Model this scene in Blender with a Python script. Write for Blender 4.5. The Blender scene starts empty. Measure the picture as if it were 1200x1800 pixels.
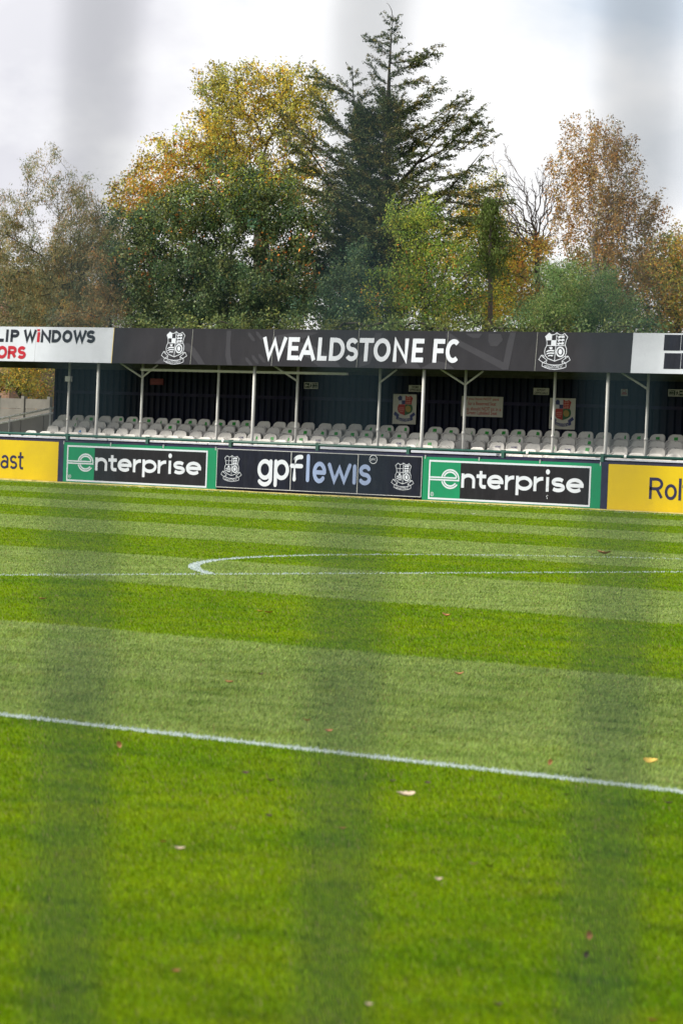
import bpy, math, random
import numpy as np
from math import sin, cos, pi, radians
from mathutils import Matrix, Vector
rnd = random.Random(7)
NR = np.random.default_rng(11)
sc = bpy.context.scene
COL = sc.collection

# ---------------------------------------------------------------- camera
FPX, CH, ROLL, HY, YAW = 6011., 1.152, .039, 789., .695   # focal length in px of the 1800 px tall photo
PT = math.atan((900 - HY) / FPX)
Fv = np.array([-sin(YAW) * cos(PT), cos(YAW) * cos(PT), -sin(PT)])
Rv = np.array([cos(YAW), sin(YAW), 0.]); Uv = np.cross(Rv, Fv)
R2 = cos(ROLL) * Rv + sin(ROLL) * Uv; U2 = -sin(ROLL) * Rv + cos(ROLL) * Uv
CC = np.array([0, 0, CH])
FH = np.array([-sin(YAW), cos(YAW), 0.])
cd = bpy.data.cameras.new('camera'); cam = bpy.data.objects.new('camera', cd); COL.objects.link(cam)
M = Matrix(((R2[0], U2[0], -Fv[0], 0), (R2[1], U2[1], -Fv[1], 0), (R2[2], U2[2], -Fv[2], CH), (0, 0, 0, 1)))
cam.matrix_world = M
cd.sensor_fit = 'VERTICAL'; cd.sensor_height = 36; cd.lens = FPX / 1800 * 36
cd.clip_start = .05; cd.clip_end = 3000
cd.dof.use_dof = True; cd.dof.focus_distance = 45; cd.dof.aperture_fstop = 10
sc.camera = cam

# ---------------------------------------------------------------- light
SUN_EL, SUN_AZ = radians(30), radians(-136)     # azimuth measured from +Y clockwise
w = bpy.data.worlds.new('World'); sc.world = w; w.use_nodes = True
wt = w.node_tree; wn = wt.nodes; wl = wt.links
bg = wn['Background']; bg.inputs[1].default_value = .1
sky = wn.new('ShaderNodeTexSky'); sky.sky_type = 'NISHITA'; sky.sun_disc = False
sky.sun_elevation = SUN_EL; sky.sun_rotation = SUN_AZ; sky.air_density = 1.0; sky.dust_density = 1.5
tc = wn.new('ShaderNodeTexCoord')
def wnoise(scale, det, rough, loc):
    mp = wn.new('ShaderNodeMapping'); mp.inputs['Scale'].default_value = (1, 1, 1.8); mp.inputs['Location'].default_value = loc
    n = wn.new('ShaderNodeTexNoise'); n.inputs['Scale'].default_value = scale; n.inputs['Detail'].default_value = det; n.inputs['Roughness'].default_value = rough
    wl.new(tc.outputs['Generated'], mp.inputs[0]); wl.new(mp.outputs[0], n.inputs[0]); return n.outputs[0]
def wmath(op, a, b, clamp=False):
    n = wn.new('ShaderNodeMath'); n.operation = op; n.use_clamp = clamp
    for i, v in enumerate((a, b)):
        if isinstance(v, (int, float)): n.inputs[i].default_value = v
        else: wl.new(v, n.inputs[i])
    return n.outputs[0]
def wmix(f, a, b):
    n = wn.new('ShaderNodeMix'); n.data_type = 'RGBA'; wl.new(f, n.inputs[0])
    for i, v in ((6, a), (7, b)):
        if isinstance(v, tuple): n.inputs[i].default_value = v + (1,)
        else: wl.new(v, n.inputs[i])
    return n.outputs[2]
nb = wnoise(9, 7, .5, (.345, .12, .03)); nf = wnoise(26, 6, .55, (.1, .7, .2))
base = wmix(wmath('MULTIPLY', wmath('SUBTRACT', nb, .34), 4.5, True), (6.7, 6.75, 6.9), (7.8, 7.8, 7.85))
open_ = wmix(wmath('MULTIPLY', wmath('SUBTRACT', wnoise(3.1, 4, .5, (.3, .1, 0)), .34), 6, True), sky.outputs[0], base)
def patch(cur, az, el, r, col, amt):      # a darker or bluer bank of cloud at compass angle az (left of +Y) and elevation el, degrees
    d = (-sin(radians(az)) * cos(radians(el)), cos(radians(az)) * cos(radians(el)), sin(radians(el)))
    v = wn.new('ShaderNodeVectorMath'); v.operation = 'DISTANCE'; wl.new(tc.outputs['Generated'], v.inputs[0]); v.inputs[1].default_value = d
    dd = wmath('ADD', v.outputs['Value'], wmath('MULTIPLY', wmath('SUBTRACT', nf, .5), r * 1.5))
    f = wmath('MULTIPLY', wmath('MULTIPLY', wmath('SUBTRACT', r * 1.25, dd), 1 / (r * .9), True), amt)
    return wmix(f, cur, col)
c_ = patch(open_, 44.7, 7.0, .050, (4.8, 4.8, 5.3), .7)
c_ = patch(c_, 45.5, 4.2, .026, (4.6, 4.6, 5.1), .7)
c_ = patch(c_, 41.7, 8.6, .020, (4.2, 4.9, 5.9), .6)
c_ = patch(c_, 35.2, 8.2, .032, (4.0, 4.7, 5.6), .75)
c_ = patch(c_, 34.5, 5.0, .020, (4.6, 4.9, 5.3), .7)
wl.new(c_, bg.inputs[0])
sl = bpy.data.lights.new('sun', 'SUN'); sl.energy = 3.3; sl.angle = radians(9); sl.color = (1, .94, .84)
so = bpy.data.objects.new('sun', sl); COL.objects.link(so)
sd = Vector((sin(SUN_AZ) * cos(SUN_EL), cos(SUN_AZ) * cos(SUN_EL), sin(SUN_EL)))
so.rotation_euler = sd.to_track_quat('Z', 'Y').to_euler(); so.location = (0, -20, 30)
sc.view_settings.view_transform = 'Standard'; sc.view_settings.look = 'None'
sc.view_settings.exposure = 0.6; sc.view_settings.gamma = 1; sc.view_settings.use_curve_mapping = False
sc.render.engine = 'CYCLES'; sc.cycles.use_denoising = True
sc.cycles.max_bounces = 6; sc.cycles.transparent_max_bounces = 8

# ---------------------------------------------------------------- measuring helpers
def ray(x, y): return Fv * FPX + R2 * (x - 600) - U2 * (y - 900)
def P(x, y, Y): d = ray(x, y); return CC + d * (Y / d[1])
def G(x, y, z=0.): d = ray(x, y); return CC + d * ((z - CH) / d[2])

# ---------------------------------------------------------------- materials
def nt(m): return m.node_tree.nodes, m.node_tree.links
def mat(name, col, rough=.6, var=.12, scale=3., spec=.4, metal=0., bump=0., dirt=None, dscale=1.2, stretch=(1, 1, 1), damt=.5):
    m = bpy.data.materials.new(name); m.use_nodes = True; N, L = nt(m)
    b = N['Principled BSDF']; b.inputs['Roughness'].default_value = rough; b.inputs['Metallic'].default_value = metal
    b.inputs['Specular IOR Level'].default_value = spec
    t = N.new('ShaderNodeTexCoord'); mp = N.new('ShaderNodeMapping'); mp.inputs['Scale'].default_value = stretch
    L.new(t.outputs['Object'], mp.inputs[0])
    n = N.new('ShaderNodeTexNoise'); n.inputs['Scale'].default_value = scale; n.inputs['Detail'].default_value = 6; n.inputs['Roughness'].default_value = .65
    L.new(mp.outputs[0], n.inputs[0])
    r = N.new('ShaderNodeValToRGB'); e = r.color_ramp.elements
    e[0].position = .3; e[1].position = .7
    e[0].color = tuple(c * (1 - var) for c in col) + (1,); e[1].color = tuple(min(1, c * (1 + var)) for c in col) + (1,)
    L.new(n.outputs[0], r.inputs[0]); out = r.outputs[0]
    if dirt:
        n2 = N.new('ShaderNodeTexNoise'); n2.inputs['Scale'].default_value = dscale; n2.inputs['Detail'].default_value = 8; n2.inputs['Roughness'].default_value = .7
        L.new(mp.outputs[0], n2.inputs[0])
        r2 = N.new('ShaderNodeValToRGB'); r2.color_ramp.elements[0].position = .48; r2.color_ramp.elements[1].position = .75
        r2.color_ramp.elements[1].color = (damt, damt, damt, 1)
        L.new(n2.outputs[0], r2.inputs[0])
        x = N.new('ShaderNodeMix'); x.data_type = 'RGBA'; L.new(r2.outputs[0], x.inputs[0]); L.new(out, x.inputs[6])
        x.inputs[7].default_value = tuple(dirt) + (1,); out = x.outputs[2]
    L.new(out, b.inputs['Base Color'])
    if bump:
        bp = N.new('ShaderNodeBump'); bp.inputs['Strength'].default_value = bump; bp.inputs['Distance'].default_value = .02
        L.new(n.outputs[0], bp.inputs['Height']); L.new(bp.outputs[0], b.inputs['Normal'])
    return m

M_white = mat('white_vinyl', (.46, .49, .56), .45, .05, 2, dirt=(.33, .35, .40), damt=.4)
M_letter = mat('white_lettering', (.52, .55, .63), .4, .04, 4)
M_charc = mat('charcoal_vinyl', (.015, .015, .021), .42, .2, 1.5, dirt=(.028, .028, .034), dscale=2.5, damt=.5, stretch=(1, 1, .4), spec=.10)
M_ghost = mat('grey_print', (.034, .034, .043), .42, .1, 2, spec=.10)
M_navyb = mat('dark_navy_board', (.006, .008, .018), .42, .3, 6, dirt=(.022, .025, .035), dscale=9, damt=.55, stretch=(1, 1, .25), spec=.10)
M_green = mat('green_board', (.001, .19, .085), .42, .07, 1.5, dirt=(.01, .13, .07), dscale=5, damt=.4, spec=.2)
M_black = mat('black_panel', (.012, .012, .016), .42, .2, 5, dirt=(.026, .026, .032), dscale=8, damt=.5, stretch=(1, 1, .3), spec=.10)
M_yellow = mat('yellow_board', (.53, .375, .002), .42, .05, 1.2, dirt=(.36, .26, .02), dscale=.7, damt=.5, spec=.2)
M_navyl = mat('navy_lettering', (.020, .020, .06), .5, .1, 4, spec=.1)
M_inkb = mat('dark_slate_lettering', (.010, .015, .025), .5, .1, 4, spec=.1)
M_red = mat('red_lettering', (.36, .012, .025), .5, .1, 4, spec=.1)
M_blueL = mat('pale_blue_lettering', (.24, .31, .52), .5, .08, 4)
M_alu = mat('aluminium_edge', (.42, .43, .45), .4, .15, 5, metal=.3)
M_navyf = mat('navy_painted_timber', (.02, .02, .05), .6, .3, 4, dirt=(.07, .06, .08), damt=.5, spec=.10)
M_rail = mat('green_painted_steel', (.008, .075, .055), .4, .25, 6, dirt=(.05, .05, .04), damt=.4)
M_post = mat('white_painted_steel', (.62, .62, .60), .4, .06, 5, dirt=(.35, .30, .26), dscale=5, damt=.45)
M_beam = mat('grey_painted_steel', (.22, .23, .22), .5, .15, 4, dirt=(.12, .09, .06), damt=.6)
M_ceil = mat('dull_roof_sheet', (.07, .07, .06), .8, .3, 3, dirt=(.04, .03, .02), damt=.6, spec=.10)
M_roof = mat('weathered_roof_sheet', (.18, .18, .17), .7, .2, 2, dirt=(.1, .11, .07), damt=.6)
M_wall = mat('navy_corrugated_sheet', (.009, .013, .030), .5, .4, 1.4, dirt=(.024, .025, .034), dscale=6, damt=.7, stretch=(1, 1, .3), spec=.10)
M_conc = mat('weathered_concrete', (.17, .16, .14), .85, .2, 3, dirt=(.14, .14, .12), dscale=2, damt=.6, bump=.3)
M_step = mat('terrace_concrete', (.22, .215, .20), .85, .2, 3, dirt=(.10, .10, .09), damt=.6)
M_seat = mat('white_seat_plastic', (.74, .725, .69), .5, .10, 2.5, dirt=(.42, .40, .36), dscale=3, damt=.5)
N_, L_ = nt(M_seat); oi = N_.new('ShaderNodeObjectInfo'); hv = N_.new('ShaderNodeHueSaturation'); mr = N_.new('ShaderNodeMapRange')
mr.inputs['To Min'].default_value = .84; mr.inputs['To Max'].default_value = 1.06; L_.new(oi.outputs['Random'], mr.inputs['Value']); L_.new(mr.outputs[0], hv.inputs['Value'])
bs_ = N_['Principled BSDF']; L_.new(bs_.inputs['Base Color'].links[0].from_socket, hv.inputs['Color']); L_.new(hv.outputs[0], bs_.inputs['Base Color'])
M_bracket = mat('grey_seat_bracket', (.10, .10, .10), .5, .2, 5)
M_stick = mat('green_sticker', (.01, .33, .03), .45, .12, 6)
M_stickb = mat('blue_sticker', (.05, .2, .5), .45, .1, 6)
M_word = mat('dark_blue_print', (.05, .05, .16), .5, .1, 6)
M_cream = mat('cream_sign_face', (.56, .56, .50), .55, .06, 3, dirt=(.4, .38, .32), damt=.4)
M_sred = mat('sign_red_print', (.42, .03, .03), .5, .1, 5)
M_sblue = mat('sign_blue_print', (.02, .035, .16), .5, .1, 5)
M_sgreen = mat('sign_green_print', (.015, .11, .04), .5, .1, 5)
M_sgold = mat('sign_gold_print', (.35, .26, .06), .5, .1, 5)
M_exit = mat('exit_sign_face', (.008, .03, .022), .5, .1, 5)
M_grey = mat('grey_cladding', (.27, .26, .27), .6, .1, 2, dirt=(.18, .17, .17), damt=.5)
M_pipe = mat('galvanised_pipe', (.75, .75, .73), .35, .1, 5)
M_kerb = mat('straw_coloured_edging', (.52, .42, .16), .9, .25, 8, dirt=(.2, .22, .06), dscale=3, damt=.9)
M_wire = mat('dark_green_coated_wire', (.008, .026, .038), .6, .2, 30, spec=.12)
M_tile = mat('brown_roof_tile', (.10, .07, .05), .8, .2, 3)
M_brick = mat('brown_brick', (.22, .13, .09), .85, .2, 4)

# ---------------------------------------------------------------- mesh helpers
class MB:
    def __init__(s): s.v = []; s.f = []; s.lay = 0
    def box(s, x0, x1, y0, y1, z0, z1):
        b = len(s.v); s.v += [(x0, y0, z0), (x1, y0, z0), (x1, y1, z0), (x0, y1, z0), (x0, y0, z1), (x1, y0, z1), (x1, y1, z1), (x0, y1, z1)]
        s.f += [tuple(b + i for i in q) for q in ((0, 3, 2, 1), (4, 5, 6, 7), (0, 1, 5, 4), (1, 2, 6, 5), (2, 3, 7, 6), (3, 0, 4, 7))]
        return s
    def tube(s, a, b, r, n=8, r2=None):
        a = Vector(a); b = Vector(b); r2 = r if r2 is None else r2; d = (b - a).normalized()
        u = d.orthogonal().normalized(); v = d.cross(u); k = len(s.v)
        for p, rr in ((a, r), (b, r2)):
            for i in range(n):
                t = 2 * pi * i / n; s.v.append(tuple(p + u * rr * cos(t) + v * rr * sin(t)))
        for i in range(n): s.f.append((k + i, k + (i + 1) % n, k + n + (i + 1) % n, k + n + i))
        s.f.append(tuple(k + i for i in range(n))[::-1]); s.f.append(tuple(k + n + i for i in range(n)))
        return s
    def pts(s, vs, faces):
        b = len(s.v); s.v += [tuple(v) for v in vs]; s.f += [tuple(b + i for i in q) for q in faces]; return s
    # flat shapes on an upright board: x to the right, z up, front face looking towards -y
    def poly(s, p2, y, th=.002):
        p2 = [tuple(p) for p in p2]
        ar = sum(p2[i][0] * p2[(i + 1) % len(p2)][1] - p2[(i + 1) % len(p2)][0] * p2[i][1] for i in range(len(p2)))
        if ar < 0: p2 = p2[::-1]
        n = len(p2); s.lay += 1; y = y - .00025 * (s.lay % 12)
        b = len(s.v); s.v += [(x, y - th, z) for x, z in p2] + [(x, y, z) for x, z in p2]
        s.f.append(tuple(range(b, b + n))); s.f.append(tuple(range(b + 2 * n - 1, b + n - 1, -1)))
        for i in range(n):
            j = (i + 1) % n; s.f.append((b + i, b + n + i, b + n + j, b + j))
        return s
    def strip(s, pts, wd, y, th=.002, closed=False, cap=False):
        p = [np.array(q, float) for q in pts]
        q = [p[0]]
        for a in p[1:]:
            if np.hypot(*(a - q[-1])) > 1e-5: q.append(a)
        p = q
        if closed and np.hypot(*(p[0] - p[-1])) < 1e-4: p = p[:-1]
        n = len(p); Lf = []; Rt = []
        for i in range(n):
            if closed: a, c = p[i - 1], p[(i + 1) % n]
            else: a, c = p[max(0, i - 1)], p[min(n - 1, i + 1)]
            d1 = p[i] - a; d2 = c - p[i]
            d1 = d1 / (np.hypot(*d1) or 1); d2 = d2 / (np.hypot(*d2) or 1)
            if not closed and i == 0: d1 = d2
            if not closed and i == n - 1: d2 = d1
            t = d1 + d2; t = t / (np.hypot(*t) or 1); nn = np.array([-t[1], t[0]])
            kk = min(1.9, 1 / max(.3, abs(t @ d1)))
            Lf.append(p[i] + nn * wd / 2 * kk); Rt.append(p[i] - nn * wd / 2 * kk)
        if closed:
            s.lay += 1; yy = y - .00025 * (s.lay % 12)
            b = len(s.v)
            for A in (Lf, Rt): s.v += [(a[0], yy - th, a[1]) for a in A]
            for A in (Lf, Rt): s.v += [(a[0], yy, a[1]) for a in A]
            for i in range(n):
                j = (i + 1) % n
                s.f.append((b + i, b + n + i, b + n + j, b + j))
                s.f.append((b + i, b + j, b + 2 * n + j, b + 2 * n + i)); s.f.append((b + n + j, b + n + i, b + 3 * n + i, b + 3 * n + j))
            return s
        s.lay += 1; yy = y - .00025 * (s.lay % 12)
        b = len(s.v)
        s.v += [(a[0], yy - th, a[1]) for a in Lf] + [(a[0], yy - th, a[1]) for a in Rt] + [(a[0], yy, a[1]) for a in Lf] + [(a[0], yy, a[1]) for a in Rt]
        for i in range(n - 1):
            s.f.append((b + i, b + n + i, b + n + i + 1, b + i + 1))
            s.f.append((b + i, b + i + 1, b + 2 * n + i + 1, b + 2 * n + i)); s.f.append((b + n + i + 1, b + n + i, b + 3 * n + i, b + 3 * n + i + 1))
        s.f.append((b, b + 2 * n, b + 3 * n, b + n)); s.f.append((b + n - 1, b + 2 * n - 1, b + 4 * n - 1, b + 3 * n - 1))
        if cap:
            for c in (p[0], p[-1]): s.poly([(c[0] + wd / 2 * cos(a), c[1] + wd / 2 * sin(a)) for a in np.linspace(0, 2 * pi, 13)[:-1]], y, th)
        return s
    def build(s, name, m, parent=None, smooth=False, loc=None):
        me = bpy.data.meshes.new(name); me.from_pydata([tuple(map(float, v)) for v in s.v], [], s.f); me.update()
        if m: me.materials.append(m)
        if smooth: me.polygons.foreach_set('use_smooth', [True] * len(me.polygons))
        o = bpy.data.objects.new(name, me); COL.objects.link(o)
        if parent: o.parent = parent
        if loc is not None: o.location = loc
        return o
def tag(o, label=None, cat=None, group=None, kind=None):
    if label: o['label'] = label
    if cat: o['category'] = cat
    if group: o['group'] = group
    if kind: o['kind'] = kind
    return o
def empty(name, loc, label, cat, group=None, rot=(0, 0, 0)):
    o = bpy.data.objects.new(name, None); COL.objects.link(o); o.location = tuple(map(float, loc)); o.rotation_euler = rot
    o.empty_display_size = .2
    return tag(o, label, cat, group)
def npmesh(name, V, Fc, m, parent=None, attr=None, smooth=False):
    me = bpy.data.meshes.new(name); V = np.asarray(V, np.float32); Fc = np.asarray(Fc, np.int32); k = Fc.shape[1]
    me.vertices.add(len(V)); me.vertices.foreach_set('co', V.ravel())
    me.loops.add(Fc.size); me.loops.foreach_set('vertex_index', Fc.ravel())
    me.polygons.add(len(Fc)); me.polygons.foreach_set('loop_start', np.arange(0, Fc.size, k, dtype=np.int32))
    me.update(calc_edges=True)
    if smooth: me.polygons.foreach_set('use_smooth', [True] * len(Fc))
    if attr is not None:
        a = me.attributes.new('tint', 'FLOAT_COLOR', 'POINT'); a.data.foreach_set('color', np.asarray(attr, np.float32).ravel())
    me.materials.append(m); o = bpy.data.objects.new(name, me); COL.objects.link(o)
    if parent: o.parent = parent
    return o
def text(mb_name, s, x0, x1, z0, z1, y, m, parent, bold=0.):
    c = bpy.data.curves.new('text', 'FONT'); c.body = s; c.offset = bold; c.resolution_u = 3; c.align_x = 'CENTER'; c.space_line = .95
    t = bpy.data.objects.new('text', c); COL.objects.link(t)
    dg = bpy.context.evaluated_depsgraph_get(); me = bpy.data.meshes.new_from_object(t.evaluated_get(dg))
    bpy.data.objects.remove(t); bpy.data.curves.remove(c)
    n = len(me.vertices); co = np.zeros(n * 3, np.float32); me.vertices.foreach_get('co', co); co = co.reshape(-1, 3)
    lo, hi = co.min(0), co.max(0); X = x0 + (co[:, 0] - lo[0]) / (hi[0] - lo[0]) * (x1 - x0); Z = z0 + (co[:, 1] - lo[1]) / (hi[1] - lo[1]) * (z1 - z0)
    out = np.stack([X, np.full(n, y), Z], 1).astype(np.float32); me.vertices.foreach_set('co', out.ravel()); me.update()
    me.materials.clear(); me.materials.append(m); me.name = mb_name
    o = bpy.data.objects.new(mb_name, me); COL.objects.link(o); o.parent = parent
    return o

# ---------------------------------------------------------------- hand drawn stroke lettering
def arc(cx, cy, rx, ry, a0, a1, n=None):
    n = n or max(6, int(abs(a1 - a0) / 10))
    return [(cx + rx * cos(radians(a)), cy + ry * sin(radians(a))) for a in np.linspace(a0, a1, n + 1)]
GL = {
 'n': [[(0, 0), (0, 1)], arc(.5, .55, .5, .45, 180, 0) + [(1, 0)]],
 't': [[(.42, 1.3), (.42, .3)] + arc(.75, .3, .33, .3, 180, 270) + [(1, 0)], [(0, .97), (1, .97)]],
 'e': [[(.03, .5), (1, .5)], arc(.5, .5, .5, .5, 0, 318)],
 'r': [[(0, 0), (0, 1)], arc(.95, .4, .95, .6, 180, 85)],
 'p': [[(0, 1), (0, -.45)], arc(.5, .5, .5, .5, 0, 360)],
 'i': [[(.5, 0), (.5, 1)]], 'j': [[(.5, 0), (.5, 1)]],
 's': [arc(.5, .75, .45, .25, 28, 265, 18) + arc(.5, .25, .48, .25, 85, -152, 18)],
 'g': [arc(.5, .5, .5, .5, 0, 360), [(1, 1), (1, 0)] + arc(.5, -.06, .5, .34, 0, -150)],
 'f': [[(.3, 0), (.3, 1.2)] + arc(.85, 1.15, .55, .3, 180, 80), [(0, .86), (.95, .86)]],
 'l': [[(.5, 0), (.5, 1.45)]],
 'w': [[(0, 1), (.26, 0), (.5, .8), (.74, 0), (1, 1)]],
 'a': [arc(.5, .68, .42, .32, 155, 0) + [(.92, .1), (1, 0)], arc(.46, .28, .46, .28, 20, 350)],
 'o': [arc(.5, .5, .5, .5, 0, 360)],
 'W': [[(0, 1), (.25, 0), (.5, .92), (.75, 0), (1, 1)]],
 'E': [[(1, 1), (0, 1), (0, 0), (1, 0)], [(0, .52), (.88, .52)]],
 'F': [[(1, 1), (0, 1), (0, 0)], [(0, .5), (.88, .5)]],
 'A': [[(0, 0), (.5, 1), (1, 0)], [(.18, .3), (.82, .3)]],
 'L': [[(0, 1), (0, 0), (1, 0)]],
 'D': [[(0, 0), (0, 1), (.35, 1)] + arc(.35, .5, .65, .5, 88, -88) + [(.35, 0), (0, 0)]],
 'S': [arc(.5, .75, .46, .25, 25, 265, 18) + arc(.5, .25, .5, .25, 85, -155, 18)],
 'T': [[(.5, 0), (.5, 1)], [(0, 1), (1, 1)]],
 'O': [arc(.5, .5, .5, .5, 0, 360)], 'N': [[(0, 0), (0, 1), (1, 0), (1, 1)]],
 'C': [arc(.55, .5, .55, .5, 48, 312)],
 'I': [[(.5, 0), (.5, 1)]],
 'P': [[(0, 0), (0, 1), (.5, 1)] + arc(.5, .74, .5, .26, 88, -88) + [(.4, .48), (0, .48)]],
 'R': [[(0, 0), (0, 1), (.5, 1)] + arc(.5, .74, .48, .26, 88, -88) + [(.4, .48), (0, .48)], [(.55, .48), (1, 0)]],
}
def glyph(mb, ch, x0, x1, z0, z1, wd, y, cap=False, dotr=0):
    """one letter; x0..x1 outer width, z0..z1 outer height of its x-height or cap-height"""
    h = wd / 2; ax, bx, az, bz = x0 + h, x1 - h, z0 + h, z1 - h
    if cap and ch in 'WNA': pass
    for st in GL[ch]:
        closed = len(st) > 8 and abs(st[0][0] - st[-1][0]) + abs(st[0][1] - st[-1][1]) < 1e-3
        pt = []
        for i, (u, v) in enumerate(st):
            px, pz = ax + u * (bx - ax), az + v * (bz - az)
            pt.append((px, pz))
        # square ends reach the full box
        if not closed and not cap:
            for k, q in ((0, 1), (-1, -2)):
                d = np.array(pt[k]) - np.array(pt[q]); ln = np.hypot(*d)
                if abs(d[0]) < 1e-6 or abs(d[1]) < 1e-6 or ch in 'WNAw': pt[k] = tuple(np.array(pt[k]) + d / ln * h)
        mb.strip(pt, wd, y, .002, closed, cap)
    if ch == 'i':
        c = ((x0 + x1) / 2, z0 + (z1 - z0) * 1.36); r = dotr or wd * .6
        mb.poly([(c[0] + r * cos(a), c[1] + r * sin(a)) for a in np.linspace(0, 2 * pi, 17)[:-1]], y)
def word(mb, letters, Y, X0, ybase, ytop, xref, wd, y, tilt=None, **k):
    """letters: (char, photo x0, photo x1) ; heights measured at photo column xref"""
    z0 = P(xref, ybase, Y)[2]; z1 = P(xref, ytop, Y)[2]; sh = tilt or 0
    for ch, a, b in letters:
        ym = (ybase + ytop) / 2 + .03 * ((a + b) / 2 - xref)
        zc = (z0 + z1) / 2
        glyph(mb, ch, P(a, ym, Y)[0] - X0 - sh * (zc - 3.15), P(b, ym, Y)[0] - X0 - sh * (zc - 3.15), z0, z1, wd, y, **k)

# ---------------------------------------------------------------- ground and pitch
def grass_colour(N, L, blades):
    g = N.new('ShaderNodeNewGeometry'); sp = N.new('ShaderNodeSeparateXYZ'); L.new(g.outputs['Position'], sp.inputs[0])
    def mt(op, a, b=None, c=None):
        n = N.new('ShaderNodeMath'); n.operation = op
        for i, v in enumerate((a, b, c)):
            if v is None: continue
            if isinstance(v, (int, float)): n.inputs[i].default_value = v
            else: L.new(v, n.inputs[i])
        return n.outputs[0]
    def noise(scale, det=4, st=(1, 1, 1)):
        mp = N.new('ShaderNodeMapping'); mp.inputs['Scale'].default_value = st; L.new(g.outputs['Position'], mp.inputs[0])
        n = N.new('ShaderNodeTexNoise'); n.inputs['Scale'].default_value = scale; n.inputs['Detail'].default_value = det; n.inputs['Roughness'].default_value = .6
        L.new(mp.outputs[0], n.inputs[0]); return n.outputs[0]
    X, Y = sp.outputs[0], sp.outputs[1]
    wob = noise(1.2, 5); Yw = mt('ADD', Y, mt('MULTIPLY', mt('SUBTRACT', wob, .5), .30))
    ph = mt('FRACT', mt('DIVIDE', mt('SUBTRACT', Yw, 9.95), 10.2))      # 0..0.5 light, 0.5..1 dark
    li = mt('LESS_THAN', ph, .5)
    far = mt('GREATER_THAN', Y, 9.95); li = mt('MULTIPLY', li, far); li = mt('MULTIPLY', li, mt('LESS_THAN', Y, 61.4))
    def rgb(c): n = N.new('ShaderNodeRGB'); n.outputs[0].default_value = c + (1,); return n.outputs[0]
    def mix(f, a, b):
        n = N.new('ShaderNodeMix'); n.data_type = 'RGBA'
        if isinstance(f, (int, float)): n.inputs[0].default_value = f
        else: L.new(f, n.inputs[0])
        L.new(a, n.inputs[6]); L.new(b, n.inputs[7]); return n.outputs[2]
    def band(v, lo, hi): return mt('MINIMUM', 1., mt('MAXIMUM', 0., mt('DIVIDE', mt('SUBTRACT', v, lo), hi - lo)))
    dark = mix(band(noise(.9, 5), .35, .65), rgb(GD1), rgb(GD2))
    light = mix(band(noise(.9, 5), .35, .65), rgb(GL1), rgb(GL2))
    c = mix(li, dark, light)
    # worn, yellower flecks and bluish damp patches
    c = mix(mt('MULTIPLY', band(noise(3.3, 6, (1, .6, 1)), .52, .72), .40), c, rgb((.20, .23, .012)))
    c = mix(mt('MULTIPLY', band(noise(4.5, 7, (.6, 1, 1)), .50, .66), .55), c, rgb((.055, .130, .006)))
    # painted lines
    dx, dy = mt('SUBTRACT', X, -20.19 + 5.5), mt('SUBTRACT', Y, 29.78)
    rad = mt('SQRT', mt('ADD', mt('MULTIPLY', dx, dx), mt('MULTIPLY', dy, dy)))
    def near(v, c0, hw): return mt('LESS_THAN', mt('ABSOLUTE', mt('SUBTRACT', v, c0)), hw)
    inbox = mt('MULTIPLY', mt('GREATER_THAN', Y, 9.9), mt('LESS_THAN', Y, 49.75)); inx = mt('GREATER_THAN', X, -20.25)
    lines = mt('MULTIPLY', near(rad, 9.15, .056), mt('LESS_THAN', X, -20.19))
    lines = mt('MAXIMUM', lines, mt('MULTIPLY', near(X, -20.19, .050), inbox))
    lines = mt('MAXIMUM', lines, mt('MULTIPLY', near(Y, 9.95, .050), inx)); lines = mt('MAXIMUM', lines, mt('MULTIPLY', near(Y, 49.7, .05), inx))
    lines = mt('MAXIMUM', lines, near(Y, 61.5, .05)); lines = mt('MAXIMUM', lines, near(Y, -1.9, .05))
    if blades:
        at = N.new('ShaderNodeAttribute'); at.attribute_name = 'tint'; s2 = N.new('ShaderNodeSeparateColor'); L.new(at.outputs[0], s2.inputs[0])
        hs = N.new('ShaderNodeHueSaturation'); L.new(c, hs.inputs['Color']); L.new(mt('ADD', .52, mt('MULTIPLY', s2.outputs[0], .96)), hs.inputs['Value'])
        L.new(mt('ADD', .485, mt('MULTIPLY', s2.outputs[1], .03)), hs.inputs['Hue']); c = hs.outputs[0]
        c = mix(mt('GREATER_THAN', s2.outputs[2], .965), c, rgb((.28, .25, .10)))
        lines = mt('MULTIPLY', lines, mt('ADD', .62, mt('MULTIPLY', .38, mt('GREATER_THAN', s2.outputs[0], .25))))
    else:
        hs = N.new('ShaderNodeHueSaturation'); L.new(c, hs.inputs['Color']); hs.inputs['Value'].default_value = .66; c = hs.outputs[0]  # self-shadowing of the blades put into the bare turf as a darker value
        lines = mt('MULTIPLY', lines, .75)
    c = mix(lines, c, rgb((.50, .575, .58)))
    return c
GD1 = (.122, .235, .0008); GD2 = (.200, .302, .001)
GL1 = (.228, .325, .068); GL2 = (.282, .370, .105)
def gmat(name, blades):
    m = bpy.data.materials.new(name); m.use_nodes = True; N, L = nt(m); b = N['Principled BSDF']
    c = grass_colour(N, L, blades); L.new(c, b.inputs['Base Color']); b.inputs['Roughness'].default_value = .55 if blades else .9
    b.inputs['Specular IOR Level'].default_value = .07 if blades else .05
    if blades:
        tr = N.new('ShaderNodeBsdfTranslucent'); L.new(c, tr.inputs[0]); ms = N.new('ShaderNodeMixShader'); ms.inputs[0].default_value = .35
        L.new(b.outputs[0], ms.inputs[1]); L.new(tr.outputs[0], ms.inputs[2]); L.new(ms.outputs[0], N['Material Output'].inputs[0])
    return m
M_pitch = gmat('pitch_turf', False); M_blade = gmat('grass_blade', True)
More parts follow.
